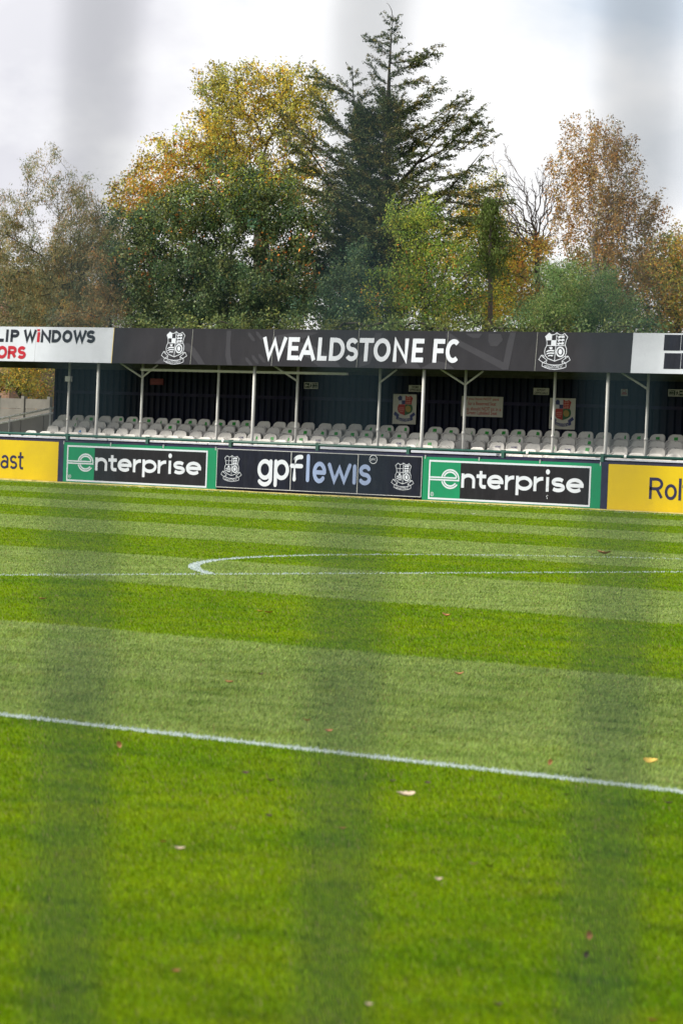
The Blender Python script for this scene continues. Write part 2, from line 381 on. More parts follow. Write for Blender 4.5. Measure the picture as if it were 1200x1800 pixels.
M_earth = mat('rough_grass_ground', (.06, .08, .025), .95, .3, .6, dirt=(.12, .09, .04), damt=.6)
g = MB().box(-900, 900, -300, 1500, -.6, -.02).build('ground', M_earth); tag(g, kind='structure')
v = [(-110, -8, 0), (30, -8, 0), (30, 62.9, 0), (-110, 62.9, 0)]
pt_ = MB().pts(v + [(x, y, -.3) for x, y, _ in v], [(0, 1, 2, 3), (0, 4, 5, 1), (1, 5, 6, 2), (2, 6, 7, 3), (3, 7, 4, 0)]).build('pitch', M_pitch); tag(pt_, kind='structure')
# grass blades over the wedge of pitch the picture shows (and a good margin at each side)
def blades():
    ds = np.exp(NR.uniform(math.log(5.6), math.log(86), 5600000)); dd = ds
    # density ~ K/d^2 per m2, width of wedge (m) at distance d
    wid = .235 * dd + 2.4
    acc = NR.uniform(0, 1, len(dd)) < (wid / dd) / (wid / dd).max()
    dd = dd[acc]; wid = wid[acc]
    n = min(len(dd), 1250000); dd = dd[:n]; wid = wid[:n]
    lat = np.where(NR.uniform(0, 1, n) < .74, NR.uniform(-.5, .5, n) * wid, NR.normal(size=n) * (wid * .45 + 2.5))
    X = FH[0] * dd + Rv[0] * lat; Y = FH[1] * dd + Rv[1] * lat
    ok = (Y < np.where(X < -61.8, 62.92, 62.66)) & (Y > .5); X, Y, dd = X[ok], Y[ok], dd[ok]; n = len(X)
    wdt = .0024 * (dd / 7) ** .95 * NR.uniform(.6, 1.4, n); hh = NR.uniform(.007, .016, n) * (1 + .15 * (dd / 80))
    hh = np.where((Y > 9.85) & (Y < 10.05), hh * .8, hh)
    hh = np.where((Y > 62.3) & (X < -61.8), hh * NR.uniform(1.5, 5, n), hh)
    an = NR.uniform(0, 2 * pi, n); ln = NR.uniform(.1, .6, n) * hh; la = NR.uniform(0, 2 * pi, n)
    # mowing direction leans the blades along the stripe
    ph = np.floor((Y - 9.95) / 5.1).astype(int) % 2
    lx = np.cos(la) * ln + np.where(ph == 0, .3, -.3) * hh; ly = np.sin(la) * ln
    ax, ay = np.cos(an) * wdt / 2, np.sin(an) * wdt / 2
    Z0 = np.zeros(n)
    V = np.stack([np.stack([X - ax, Y - ay, Z0], 1), np.stack([X + ax, Y + ay, Z0], 1),
                  np.stack([X + lx * .45 + ax * .7, Y + ly * .45 + ay * .7, hh * .62], 1),
                  np.stack([X + lx, Y + ly, hh], 1)], 1).reshape(-1, 3)
    V2 = V.reshape(n, 4, 3).copy()
    Fi = np.arange(n * 4).reshape(n, 4)
    col = np.stack([NR.uniform(0, 1, n), NR.uniform(0, 1, n), NR.uniform(0, 1, n), np.ones(n)], 1).repeat(4, 0)
    o = npmesh('grass', V2.reshape(-1, 3), Fi, M_blade, attr=col)
    tag(o, 'short mown green grass of the football pitch', 'grass', kind='stuff')
blades()
kb = MB()
for x0 in np.arange(-70, -36, 2.44):
    kb.box(x0, x0 + 2.42, 62.70, 62.92, -.05, .034 + rnd.uniform(-.008, .008))
tag(kb.build('edging_strip', M_kerb), 'straw coloured edging strip along the foot of the advertising boards', 'edging')

# fallen leaves: photo x, y, size in m, colour index, label
LM = [mat('pale_tan_dry_leaf', (.58, .46, .33), .6, .25, 40), mat('yellow_dry_leaf', (.60, .42, .08), .6, .3, 40), mat('orange_dry_leaf', (.46, .20, .08), .6, .3, 40), mat('dark_brown_leaf', (.09, .05, .04), .7, .3, 40), mat('white_scrap', (.7, .7, .68), .6, .1, 40)]
leaves = [(713, 1397, .058, 0, 'largest pale pinkish curled dead leaf lying just in front of the white line'),
 (1143, 1338, .050, 1, 'pale yellow curled leaf on the stripe behind the line, near right edge'),
 (210, 1306, .028, 2, 'small orange leaf standing on edge at far left, below the white line'),
 (432, 1357, .026, 3, 'dark curled leaf on the grass below the line, left of centre'),
 (476, 1370, .024, 3, 'dark leaf scrap immediately right of the dark curled leaf below the line'),
 (287, 1477, .020, 2, 'tiny orange leaf flake left of centre in the near grass'),
 (316, 1490, .030, 0, 'pale orange leaf beside the tiny orange flake in the near grass'),
 (473, 1432, .022, 3, 'dull brown leaf below the two dark scraps'),
 (577, 1284, .034, 2, 'small red orange leaf just behind the white line at centre'),
 (539, 1265, .030, 2, 'faint red leaf up and left of the centre red leaf on pale stripe'),
 (403, 1198, .040, 2, 'red brown leaf high on the pale stripe, left of centre'),
 (458, 1184, .030, 3, 'dark speck of leaf right of the red brown leaf on pale stripe'),
 (806, 1184, .042, 2, 'orange leaf high on the pale stripe, right of centre'),
 (966, 1337, .024, 2, 'small orange upright leaf on the pale stripe behind the line, right of centre'),
 (1033, 1352, .026, 3, 'brown leaf just behind the line at right'),
 (771, 1544, .022, 0, 'pale pink leaf in the near grass right of centre'),
 (832, 1517, .024, 0, 'pinkish leaf up and right of the pale pink one'),
 (860, 1520, .018, 3, 'small dark leaf beside the pinkish leaf'),
 (309, 1704, .020, 2, 'orange leaf low in the near grass at left'),
 (1034, 1640, .022, 2, 'red upright leaf in the near grass at right'),
 (1029, 1674, .018, 3, 'dark leaf just below the red upright leaf'),
 (875, 1763, .020, 3, 'dark brown leaf near the bottom right of centre'),
 (1146, 1790, .020, 2, 'orange leaf at the bottom right corner of the grass'),
 (649, 1763, .018, 0, 'pale leaf near the bottom at centre'),
 (602, 1454, .020, 2, 'tiny pink orange leaf at centre below the line'),
 (690, 1371, .022, 3, 'brown crumb of leaf above the largest pale leaf, to its left'),
 (751, 1374, .022, 3, 'brown crumb of leaf above and right of the largest pale leaf'),
 (1174, 1410, .026, 3, 'brown leaf in front of the line near the right edge'),
 (994, 1395, .018, 3, 'tiny black leaf scrap in front of the line at right'),
 (457, 1074, .05, 1, 'left one of a pair of yellow leaves on the green stripe behind the box'),
 (472, 1076, .05, 2, 'right one, redder, of the pair of leaves on the green stripe'),
 (785, 1082, .06, 2, 'orange leaf alone on the green stripe right of centre'),
 (1061, 973, .16, 2, 'red brown leaf heap on the far turf inside the curved line'),
 (831, 904, .07, 4, 'small white scrap on the far turf near the boards'),
 (75, 1052, .05, 2, 'brownish leaf on the green stripe near the left edge'),
]
for (x, y, s, ci, lab) in leaves:
    s *= 1.15 if s > .035 else 1.0; c = G(x, y, .028); mb = MB(); n = 9; a0 = rnd.uniform(0, 6.28); cu = rnd.uniform(.25, .6)
    pts = []; 
    for i in range(n):
        t = i / (n - 1); wl_ = s * .30 * math.sin(pi * min(1, t * .97 + .02)) ** .7 * (1 + .22 * (i % 2))
        zc = cu * s * (2 * t - 1) ** 2 * .6
        pts.append(((t - .5) * s, wl_, zc + wl_ * .5)); pts.append(((t - .5) * s, 0, zc)); pts.append(((t - .5) * s, -wl_, zc + wl_ * .35))
    fs = []
    for i in range(n - 1):
        for j in range(2): q = 3 * i + j; fs.append((q, q + 1, q + 4, q + 3))
    top = len(pts); pts += [(px, py, pz - .0015) for px, py, pz in pts]; fs += [tuple(top + i for i in q[::-1]) for q in fs]
    mb.pts(pts, fs); o = mb.build('fallen_leaf', LM[ci], smooth=True, loc=(c[0], c[1], .024))
    up = 'upright' in lab or 'standing on edge' in lab
    o.rotation_euler = (rnd.uniform(-.3, .3) + (1.2 if up else 0), 0, YAW + rnd.uniform(-.5, .5)) if not up else (pi / 2, rnd.uniform(1, 2), YAW)
    tag(o, lab, 'leaf' if ci != 4 else 'scrap', 'fallen leaves scattered on the grass')
    if ci == 4: o.name = 'litter_scrap'; del o['group']

# ---------------------------------------------------------------- crest
# traced as (x, y) in a 1200 x 1067 sketch; turned into metres about its centre
def crest_geo():
    def q(x, y): return ((x - 592 + (y - 571) * .0705 ) * .00133, (571 - y) * .001035)
    shield = [(472, 165), (500, 188), (540, 205), (590, 195), (640, 155), (690, 195), (740, 208), (780, 190), (808, 170), (875, 250), (845, 320), (825, 400), (825, 450),
              (850, 520), (850, 600), (820, 680), (740, 740), (590, 800), (440, 740), (385, 670), (372, 590), (385, 520), (420, 450), (425, 380), (415, 310), (392, 245)]
    d = {}
    d['shield'] = [q(*p) for p in shield]
    d['vline'] = [q(640, 160), q(590, 795)]; d['hline'] = [q(422, 447), q(825, 447)]
    d['ch1'] = [q(*p) for p in [(472, 170), (535, 205), (530, 325), (425, 330), (395, 245)]]; d['ch2'] = [q(*p) for p in [(522, 325), (630, 325), (622, 445), (515, 445)]]
    d['ch1b'] = [q(*p) for p in [(540, 205), (636, 165), (630, 320), (532, 322)]]; d['ch2b'] = [q(*p) for p in [(430, 338), (520, 332), (513, 442), (428, 442)]]
    lion = [(650, 225), (670, 245), (700, 222), (740, 235), (775, 215), (815, 225), (800, 245), (820, 270), (785, 262), (770, 280), (745, 262), (715, 262), (690, 285), (665, 280), (680, 262), (655, 250)]
    d['lions'] = [[q(x - i * 6, y + i * 75) for x, y in lion] for i in range(3)]
    d['q2'] = [q(*p) for p in [(640, 165), (690, 200), (740, 210), (805, 175), (870, 250), (842, 320), (823, 400), (823, 445), (625, 445)]]
    d['q3'] = [q(*p) for p in [(422, 450), (618, 450), (592, 795), (440, 738), (385, 668), (375, 590), (388, 520)]]
    d['q4'] = [q(*p) for p in [(622, 450), (823, 450), (848, 520), (848, 600), (818, 680), (740, 738), (594, 795)]]
    d['crown'] = [q(*p) for p in [(470, 478), (492, 492), (512, 470), (532, 492), (555, 478), (535, 532), (492, 532)]]
    sx = lambda yy, w0: [q(*p) for p in [(405, yy + 45), (450, yy + 8), (520, yy), (590, yy + 5 + 0), (575, yy + w0), (500, yy + w0 - 6), (450, yy + w0 + 4), (418, yy + w0 + 18)]]
    d['bars'] = [sx(545, 36), [(x, z) for x, z in sx(602, 34)], [(x, z) for x, z in [q(*p) for p in [(440, 690), (470, 662), (560, 660), (545, 695), (500, 682), (460, 695)]]]]
    d['seal'] = [q(715 + 83 * cos(t), 588 + 103 * sin(t)) for t in np.linspace(0, 2 * pi, 25)[:-1]]
    d['sealin'] = [q(715 + 40 * cos(t), 588 + 62 * sin(t)) for t in np.linspace(0, 2 * pi, 21)[:-1]]
    rib = [(330, 840), (318, 915), (400, 955), (500, 982), (600, 988), (700, 975), (780, 955), (842, 925), (835, 838), (760, 865), (680, 885), (590, 890), (500, 882), (410, 862), (340, 840)]
    d['rib'] = [q(*p) for p in rib]
    d['ribL'] = [q(*p) for p in [(340, 842), (248, 768), (300, 675), (425, 780), (405, 855)]]; d['ribL2'] = [q(*p) for p in [(300, 678), (325, 668), (355, 680), (362, 705), (345, 728)]]; d['ribL3'] = [q(*p) for p in [(425, 785), (345, 840)]]
    d['ribR'] = [q(*p) for p in [(830, 842), (930, 770), (890, 685), (752, 795), (762, 860)]]; d['ribR2'] = [q(*p) for p in [(890, 688), (865, 683), (825, 700), (822, 725), (838, 735)]]; d['ribR3'] = [q(*p) for p in [(752, 798), (830, 835)]]
    return d
CG = crest_geo()
def crest(parent, cx, cz, s, y, colour=False, checks=True, name='club_crest'):
    t = lambda pts: [(cx + x * s, cz + z * s) for x, z in pts]
    mb = MB(); lw = .0165 * s
    if not colour:
        mb.strip(t(CG['shield']), lw, y, closed=True); mb.strip(t(CG['vline']), lw, y); mb.strip(t(CG['hline']), lw, y)
        if checks: mb.poly(t(CG['ch1']), y); mb.poly(t(CG['ch2']), y)
        else:
            mb.strip(t([CG['ch1b'][0], CG['ch2b'][2]]), lw * .7, y); mb.strip(t([CG['ch1'][3], CG['ch2'][1]]), lw * .7, y)
        for l in CG['lions']: mb.poly(t(l), y)
        mb.poly(t(CG['crown']), y)
        for b in CG['bars']: mb.poly(t(b), y)
        mb.strip(t(CG['seal']), .035 * s, y, closed=True); mb.poly(t(CG['sealin']), y)
        for k in ('rib', 'ribL', 'ribR'): mb.strip(t(CG[k]), lw * .8, y, closed=True)
        for k in ('ribL2', 'ribL3', 'ribR2', 'ribR3'): mb.strip(t(CG[k]), lw * .8, y)
        o = mb.build(name, M_letter, parent)
        text('motto', 'WEALDSTONE FC', cx - .27 * s, cx + .27 * s, cz - .405 * s, cz - .335 * s, y - .003, M_letter, o)
        return o
    root = MB().poly(t(CG['q2']), y).poly(t(CG['q3']), y).build(name, M_sred, parent)
    b = MB().poly(t(CG['ch1']), y - .004).poly(t(CG['ch2']), y - .004); b.build('blue_check', M_sblue, root)
    b = MB().poly(t(CG['ch1b']), y - .004).poly(t(CG['ch2b']), y - .004); b.build('white_check', M_letter, root)
    MB().poly(t(CG['q4']), y - .004).build('green_quarter', M_sgreen, root)
    MB().poly(t([(x, z) for x, z in CG['seal']]), y - .008).build('gold_seal', M_sgold, root)
    c = MB()
    for l in CG['lions']: c.poly(t(l), y - .008)
    for l in CG['bars']: c.poly(t(l), y - .008)
    c.build('lions', M_sgold if False else mat('dull_red_motif', (.55, .20, .16), .5, .1, 5), root)
    r = MB().poly(t(CG['rib'][:-1]), y).poly(t(CG['ribL']), y - .003).poly(t(CG['ribR']), y - .003); r.build('ribbon', M_sblue, root)
    text('motto', 'WEALDSTONE FC', cx - .27 * s, cx + .27 * s, cz - .405 * s, cz - .335 * s, y - .006, M_cream, root)
    return root

# ---------------------------------------------------------------- advertising boards
YB = 62.96
def board_root(name, xl, label, group='advertising boards along the far touchline'):
    return empty(name, (xl, YB, 0), label, 'advertising board', group)
def legs(root, L, n=2):
    for i in range(n):
        x = .3 + (L - .6) * i / max(1, n - 1)
        MB().box(x - .035, x + .035, .045, .10, -.1, 1.0).build('prop', M_navyf, root)
def enterprise(x0, label, dirty=False):
    r = board_root('advertising_board', x0, label); L = 5.36; r.scale.x = 1.0 if not dirty else float(P(1057, 850, YB)[0] - P(742.5, 840, YB)[0]) / L
    zb, zt = -.01, 1.045
    MB().box(0, L, 0, .03, zb, zt).build('panel', M_green, r)
    a, b, c, d = .21, L - .34, .075, .955
    fr = MB().strip([(a, c), (b, c), (b, d), (a, d)], .042, -.001, closed=True); fr.build('border', M_letter, r)
    xs = a + .955
    MB().box(xs, b - .025, -.0035, -.0005, c + .025, d - .025).build('black_panel', M_black, r)
    # emblem
    e = MB(); cx, cz, R = xs - .31, .545, .262
    for rr in (R, R * .76):
        n0 = 6
        e.strip([(cx + rr * cos(t), cz + rr * .82 * sin(t)) for t in np.radians(np.linspace(-2 if rr == R else 12, 168 if rr == R else 160, 30))], .037, -.001)
        e.strip([(cx + rr * cos(t), cz + rr * .82 * sin(t)) for t in np.radians(np.linspace(196, 325, 24))], .037, -.001)
    e.strip([(a + .02, cz + .028), (cx + R * .74, cz + .028)], .034, -.001)
    e.strip([(a + .02, cz - .028), (cx + R + .018, cz - .028)], .034, -.001)
    e.build('emblem', M_letter, r)
    # word, measured on the left board then shifted
    mb = MB(); k = -61.915
    z0, z1 = P(180, 827.5, YB)[2], P(180, 804.5, YB)[2]
    for ch, p0, p1 in [('n', 168, 189), ('t', 191, 205.5), ('e', 207.5, 232), ('r', 234.5, 250), ('p', 251, 276), ('r', 278, 294), ('i', 296, 302), ('s', 304.5, 326), ('e', 327.5, 354)]:
        ym = 816 + .033 * (p0 - 180)
        glyph(mb, ch, P(p0, ym, YB)[0] - k, P(p1, ym, YB)[0] - k, z0, z1, .084, -.005, dotr=.060)
    mb.build('lettering', M_letter, r)
    mb = MB(); mb.strip([(a + .10 + .045 * cos(t), c + .10 + .045 * sin(t)) for t in np.linspace(0, 2 * pi, 17)[:-1]], .010, -.001, closed=True)
    rr = mb.build('registered_mark', M_letter, r); text('letter', 'R', a + .08, a + .12, c + .075, c + .125, -.004, M_letter, rr)
    seam = MB()
    seam.box(L * .5 - .002, L * .5 + .002, -.0045, -.0036, c + .03, d - .03); seam.build('panel_seam', M_navyb, r)
    clips = MB()
    for x in (.06, L * .32, L * .66, L - .06): clips.box(x - .012, x + .012, -.008, .032, zt - .05, zt + .035)
    clips.build('fixing_clips', M_alu, r)
    if dirty:
        s = MB()
        for i in range(9):
            x, z = float(P(961, 865, YB)[0] - x0) / r.scale.x + rnd.gauss(0, .04), .36 + rnd.uniform(-.16, .16); q = rnd.uniform(.005, .013)
            s.poly([(x + q * cos(t), z + q * 1.5 * sin(t)) for t in np.linspace(0, 2 * pi, 8)[:-1]], -.010)
        s.build('bird_droppings', M_letter, r)
    legs(r, L, 3)
    return r
enterprise(-61.915, 'green edged board with round emblem and white word enterprise, left of navy board')
enterprise(float(P(742.5, 840, YB)[0]), 'green edged board reading enterprise with white droppings on it, right of navy board', True)
# navy board in the middle
xa, xb = P(380.5, 825, YB)[0], P(741, 840, YB)[0]; L = xb - xa
r = board_root('advertising_board', xa, 'dark navy advertising board with rounded white and blue lettering between two green boards')
zb, zt = .085, P(560, 790.5, YB)[2] - .0
zt = 1.045
MB().box(0, L, 0, .03, zb, zt).build('panel', M_navyb, r)
MB().strip([(.008, zb + .008), (L - .008, zb + .008), (L - .008, zt - .008), (.008, zt - .008)], .016, -.001, closed=True).build('border', M_alu, r)
sm = MB()
for x in (511, 628.5): X = P(x, 830, YB)[0] - xa; sm.box(X - .010, X + .010, -.004, -.001, zb + .017, zt - .017)
X = P(440, 830, YB)[0] - xa
sm.build('joint_strips', M_alu, r)
def px(mb, ch, x0, x1, yb, yt, wd, **k):
    ym = (yb + yt) / 2; xc = (x0 + x1) / 2
    glyph(mb, ch, P(x0, ym, YB)[0] - xa, P(x1, ym, YB)[0] - xa, P(xc, yb, YB)[2], P(xc, yt, YB)[2], wd, -.006, cap=True, **k)
mb = MB(); px(mb, 'g', 453, 479, 843.5, 807, .105); px(mb, 'p', 482, 508.5, 844, 808, .105)
px(mb, 'f', 509.5, 533.5, 846.5, 811.5, .105); mb.build('lettering', M_letter, r)
mb = MB(); px(mb, 'l', 537, 545.5, 847.5, 811, .105); px(mb, 'e', 550, 573.5, 849.5, 811.5, .105); px(mb, 'w', 576, 617.5, 849.5, 814, .105); px(mb, 'j', 619, 627, 852, 816.5, .105); px(mb, 's', 630.5, 652.5, 853, 816.5, .102)
mb.build('lettering', M_blueL, r)
c = P(656, 807.5, YB); cx, cz = c[0] - xa, c[2]
o = MB().strip([(cx + .115 * cos(t), cz + .10 * sin(t)) for t in np.linspace(0, 2 * pi, 25)[:-1]], .016, -.003, closed=True).build('round_badge', M_letter, r)
text('letters', 'plc', cx - .07, cx + .07, cz - .04, cz + .04, -.006, M_letter, o, .01)
for x, y in ((406.5, 823.5), (707, 837.5)):
    c = P(x, y, YB); crest(r, c[0] - xa, c[2], .74, -.003, checks=False)
legs(r, L, 4)
def yellow(x0, x1, label, letters, wd, extra=None):
    X0, X1 = P(x0, 820, YB)[0], P(x1, 850, YB)[0]; r = board_root('advertising_board', X0, label); L = X1 - X0
    MB().box(0, L, 0, .03, -.01, 1.045).build('panel', M_yellow, r)
    return r, X0, L
r, X0, L = yellow(-160, 104.3, 'yellow advertising board at the left edge ending in the letters ast', None, 0)
mb = MB(); word(mb, [('F', -19, -4)], YB, X0, 824, 790, 10, .062, -.003); word(mb, [('a', 1.7, 16.3), ('s', 17.5, 31), ('t', 32, 41.5)], YB, X0, 824.3, 800, 20, .062, -.003)
mb.build('lettering', M_navyl, r); legs(r, L, 3)
r, X0, L = yellow(1066.5, 1330, 'yellow advertising board at the right edge starting with the letters Rol', None, 0)
mb = MB(); word(mb, [('R', 1140.3, 1164.6)], YB, X0, 877.5, 839.5, 1152, .068, -.003); word(mb, [('o', 1167.5, 1188.5), ('t', 1198.5, 1212)], YB, X0, 879, 851, 1178, .068, -.003)
word(mb, [('I', 1191.5, 1197)], YB, X0, 879.8, 841, 1194, .068, -.003)
mb.build('lettering', M_navyl, r); legs(r, L, 3)
# navy timber frame the boards hang on
fr = empty('board_frame', (0, YB, 0), 'dark navy painted timber frame behind the advertising boards', 'frame')
bm_ = MB(); bm_.box(-72, -38, .045, .10, .95, 1.085).build('top_rail', M_navyf, fr)
MB().box(-72, -38, .105, .125, .02, .42).build('bottom_rail', M_navyf, fr)
for x in (P(107, 820, YB)[0], P(1061.5, 850, YB)[0]):
    MB().box(x - .095, x + .095, -.004, .044, -.02, 1.05).build('upright', M_navyf, fr)
# green barrier rail
YR = 63.22
rl = empty('barrier_rail', (0, YR, 0), 'dark green tubular barrier rail running above the advertising boards', 'rail')
MB().tube((-72, 0, 1.222), (-38, 0, 1.222), .036, 10).build('rail', M_rail, rl, True)
for i in range(-3, 10):
    x = -61.98 + 2.815 * i
    MB().box(x - .045, x + .045, -.035, .035, -.05, 1.27).build('post', M_rail, rl)
cl = MB()
for x in (-56.6, -47.2, -44.45): cl.tube((x - .03, 0, 1.222), (x + .03, 0, 1.222), .043, 10)
cl.build('joint_clamps', M_pipe, rl)

# ---------------------------------------------------------------- stand
st = empty('spectator_stand', (-55, 66, 0), 'long low covered seating stand with dark corrugated back wall and white posts', 'stand')
OX, OY = 55, -66
class SB(MB):
    def build(s, name, m, parent=None, smooth=False, loc=None):
        s.v = [(x + 55, y - 66, z) for x, y, z in s.v]; return MB.build(s, name, m, parent, smooth, loc)
XL, XR = -68.45, -34.
YW = 69.3
rows = [dict(Y=65.2, tr=.40, x0=-66.45), dict(Y=66.0, tr=.515, x0=-66.178), dict(Y=66.75, tr=.655, x0=-66.11), dict(Y=67.5, tr=.83, x0=-66.66), dict(Y=68.25, tr=1.0, x0=-67.15)]
sb = SB()
for i, rw in enumerate(rows):
    y0 = rw['Y'] - .42; y1 = (rows[i + 1]['Y'] - .42) if i < 4 else YW - .03
    sb.box(XL + .4, XR, y0, y1, -.1, rw['tr'])
sb.build('terrace_steps', M_step, st)
# corrugated wall (box profile sheets)
wv, wf = [], []; x = XL; i = 0; prof = [(0, 0), (.10, 0), (.12, .055), (.205, .055), (.225, 0)]
while x < XR:
    for dx, dy in prof[:-1]:
        for z in (0., 3.30): wv.append((x + dx, YW - dy, z))
    x += .225
for i in range(0, len(wv) // 2 - 1): wf.append((2 * i, 2 * i + 2, 2 * i + 3, 2 * i + 1))
n_ = len(wv); wv += [(a, b + .04, c) for a, b, c in wv]; wf += [tuple(n_ + i for i in f[::-1]) for f in wf]
SB().pts(wv, wf).build('back_wall', M_wall, st)
SB().box(XL, XR, YW - .075, YW - .04, 2.42, 2.50).build('wall_rail', M_navyf, st)
SB().box(XL - .04, XL + .04, YW - .06, YW + .06, 0, 3.2).build('corner_post', M_navyf, st)
# roof
YF = 64.5
XRL = -74.5
sh = SB(); x = XRL; pr_ = []
v, f = [], []
while x < XR:
    for dx, dz in ((0, 0), (.06, 0), (.09, .035), (.15, .035)):
        for y, z in ((YF + .10, 3.48), (YW + .35, 3.24)): v.append((x + dx, y, z + dz))
    x += .18
for i in range(len(v) // 2 - 1): f.append((2 * i, 2 * i + 2, 2 * i + 3, 2 * i + 1))
n_ = len(v); v += [(a, b, c - .02) for a, b, c in v]; f += [tuple(n_ + i for i in q[::-1]) for q in f]
sh.pts(v, f).build('roof', M_ceil, st)
for z, y in ((3.15, YF + .13), (3.10, 66.2), (3.07, 67.9)):
    SB().box(XRL, XR, y - .035, y + .035, z, z + .12).build('roof_purlin', M_ceil, st)
for i in range(-3, 8):
    x = -61.66 + 2.68 * i
    SB().tube((x, YF + .2, 3.36), (x, YW - .1, 3.14), .035, 8).build('rafter', M_ceil, st)
SB().box(P(250, 656, 65.5)[0], P(611, 662, 65.5)[0], 65.44, 65.52, 2.99, 3.05).build('service_tray', M_post, st)
# posts
for i in range(-1, 6):
    x = -62.50 + 5.45 * i
    if x < -68: continue
    SB().tube((x, 64.8, .2), (x, 64.8, 3.2), .041, 12).build('post', M_post, st, True)
for i in range(-1, 8):
    x = -61.66 + 2.68 * i
    pm = SB().tube((x, 65.6, .4), (x, 65.6, 3.2), .035, 12).build('post', M_beam if False else M_post, st, True)
    col = SB().tube((x, 65.6, 1.62), (x, 65.6, 1.68), .050, 12).build('collar', M_post, pm, True)
    px_l, px_r = i in (0, 2, 4, 6), i in (0, 3, 4)
    if px_l: SB().tube((x, 65.58, 2.82), (x - .62, 65.35, 3.20), .026, 8).build('brace', M_post, st, True)
    if px_r: SB().tube((x, 65.58, 2.82), (x + .50, 65.62, 3.16), .024, 8).build('brace', M_post, st, True)
c = P(121, 666, 65.5); SB().box(c[0] - .09, c[0] + .09, 65.46, 65.55, c[2] - .07, c[2] + .07).build('junction_box', M_post, st)
# low front wall with a pale painted cap
SB().box(-66.8, XR, 64.42, 64.50, 0, 1.13).build('front_wall', M_navyf, st)
for i, (a, b, zz) in enumerate(((-66.8, -61.7, 1.17), (-61.66, -58.2, 1.16), (-58.15, -54.6, 1.165), (-54.55, -49.0, 1.185), (-47.3, -34, 1.165))):
    SB().box(a, b, 64.38, 64.54, 1.132, zz).build('wall_cap', M_white, st)

# ---------------------------------------------------------------- fascia signs (tilted back a little)
TL = math.atan(.065)
def fplace(name, x0, x1, label):
    X0, X1 = P(x0, 610, YF)[0], P(x1, 620, YF)[0]
    r = empty(name, (X0, YF - .02, 3.15), label, 'sign', 'signs along the stand fascia', rot=(-TL, 0, 0)); return r, X0, X1 - X0
def fpt(x, y, X0):
    c = P(x, y, YF); return (c[0] - X0 - .04 * (c[2] - 3.15), c[2] - 3.15)
class FB(MB):
    def build(s, name, m, parent=None, smooth=False, loc=None): return MB.build(s, name, m, parent, smooth, loc)
def fword(mb, letters, X0, ybase, ytop, xref, wd, y, **k):
    z0 = fpt(xref, ybase, X0)[1]; z1 = fpt(xref, ytop, X0)[1]
    for ch, a, b in letters:
        ym = (ybase + ytop) / 2 + .012 * ((a + b) / 2 - xref)
        glyph(mb, ch, fpt(a, ym, X0)[0], fpt(b, ym, X0)[0], z0, z1, wd, y, **k)
FH_ = .925
# left white
r, X0, L = fplace('fascia_sign', -150, 198, 'white fascia sign at the left with slate word windows and red letters below')
MB().box(0, L, 0, .03, 0, FH_).build('panel', M_white, r)
MB().box(L - .018, L, -.004, -.0005, 0, FH_).build('yellow_edge', mat('yellow_edge', (.6, .45, .1), .5, .1, 4), r)
mb = MB(); fword(mb, [('L', -6, 8), ('I', 9, 18), ('P', 19.5, 34.5), ('W', 42.5, 64.5), ('N', 73, 90.3), ('D', 92, 108.3), ('O', 110.5, 128), ('W', 129.5, 152.5), ('S', 152.5, 168.3)], X0, 602, 579.6, 85, .090, -.004)
mb.build('lettering', M_inkb, r)
mb = MB(); fword(mb, [('j', 65.5, 71.5)], X0, 601.5, 583.5, 68, .10, -.004); a_ = fpt(68.7, 580.3, X0); mb.box(a_[0] - .05, a_[0] + .05, -.006, -.004, a_[1] - .03, a_[1] + .03); mb.build('lettering', M_red, r); mb = MB()
fword(mb, [('D', -39, -23), ('O', -21, -5), ('O', -4, 13.7), ('R', 15.2, 30.5), ('S', 32, 47)], X0, 630.8, 608, 20, .092, -.004)
mb.build('lettering', M_red, r)
MB().box(fpt(63, 610, X0)[0], fpt(63, 610, X0)[0] + .004, -.0035, -.0005, 0, FH_).build('panel_seam', M_alu, r)
# centre charcoal
r, X0, L = fplace('fascia_sign', 198.6, 1109, 'charcoal fascia sign with big white lettering and two white crests, centre of stand')
MB().box(0, L, 0, .03, 0, FH_).build('panel', M_charc, r)
mb = MB()
wfl = [('W', 462.5, 504), ('E', 507, 526.5), ('A', 527, 555.5), ('L', 559.5, 576), ('D', 580, 606.8), ('S', 608.5, 630.5), ('T', 632, 657), ('O', 657.5, 687), ('N', 692, 718), ('E', 725, 745.2), ('F', 762, 781.8), ('C', 784, 809)]
fword(mb, wfl, X0, 635.2, 594, 635, .115, -.006)
mb.build('lettering', M_letter, r)
seams = MB()
for x in (337.5, 480, 629.5, 786, 943):
    a, b = fpt(x, 612, X0); seams.box(a - .006, a + .006, -.0045, -.001, 0.005, FH_ - .005)
seams.build('panel_seams', M_beam, r)
gh = MB(); top, bot = FH_ - .01, .01
def gp(pts, th=.002):
    q = [fpt(x, y, X0) for x, y in pts]; gh.poly([(a, min(top, max(bot, b))) for a, b in q], -.0002, .0012)
gp([(399, 581), (407, 581), (405, 605), (406, 625), (409, 644), (400, 643), (397, 625), (398, 605)])
gp([(272, 641), (285, 629), (300, 617), (318, 605), (332, 603), (342, 611), (352, 625), (361, 642), (350, 642), (342, 630), (335, 620), (325, 615), (310, 622), (296, 633), (287, 641)])
for x, y in ((432, 628), (443, 624), (455, 622), (436, 584), (450, 582)):
    gp([(x, y), (x + 4, y + 1), (x + 12, y + 11), (x + 13, y + 16), (x + 8, y + 15), (x + 1, y + 6)])
gp([(907, 584), (897, 584), (891, 605), (885, 637), (812, 600), (792, 586), (784, 585), (784, 592), (810, 610), (884, 650), (894, 650)])
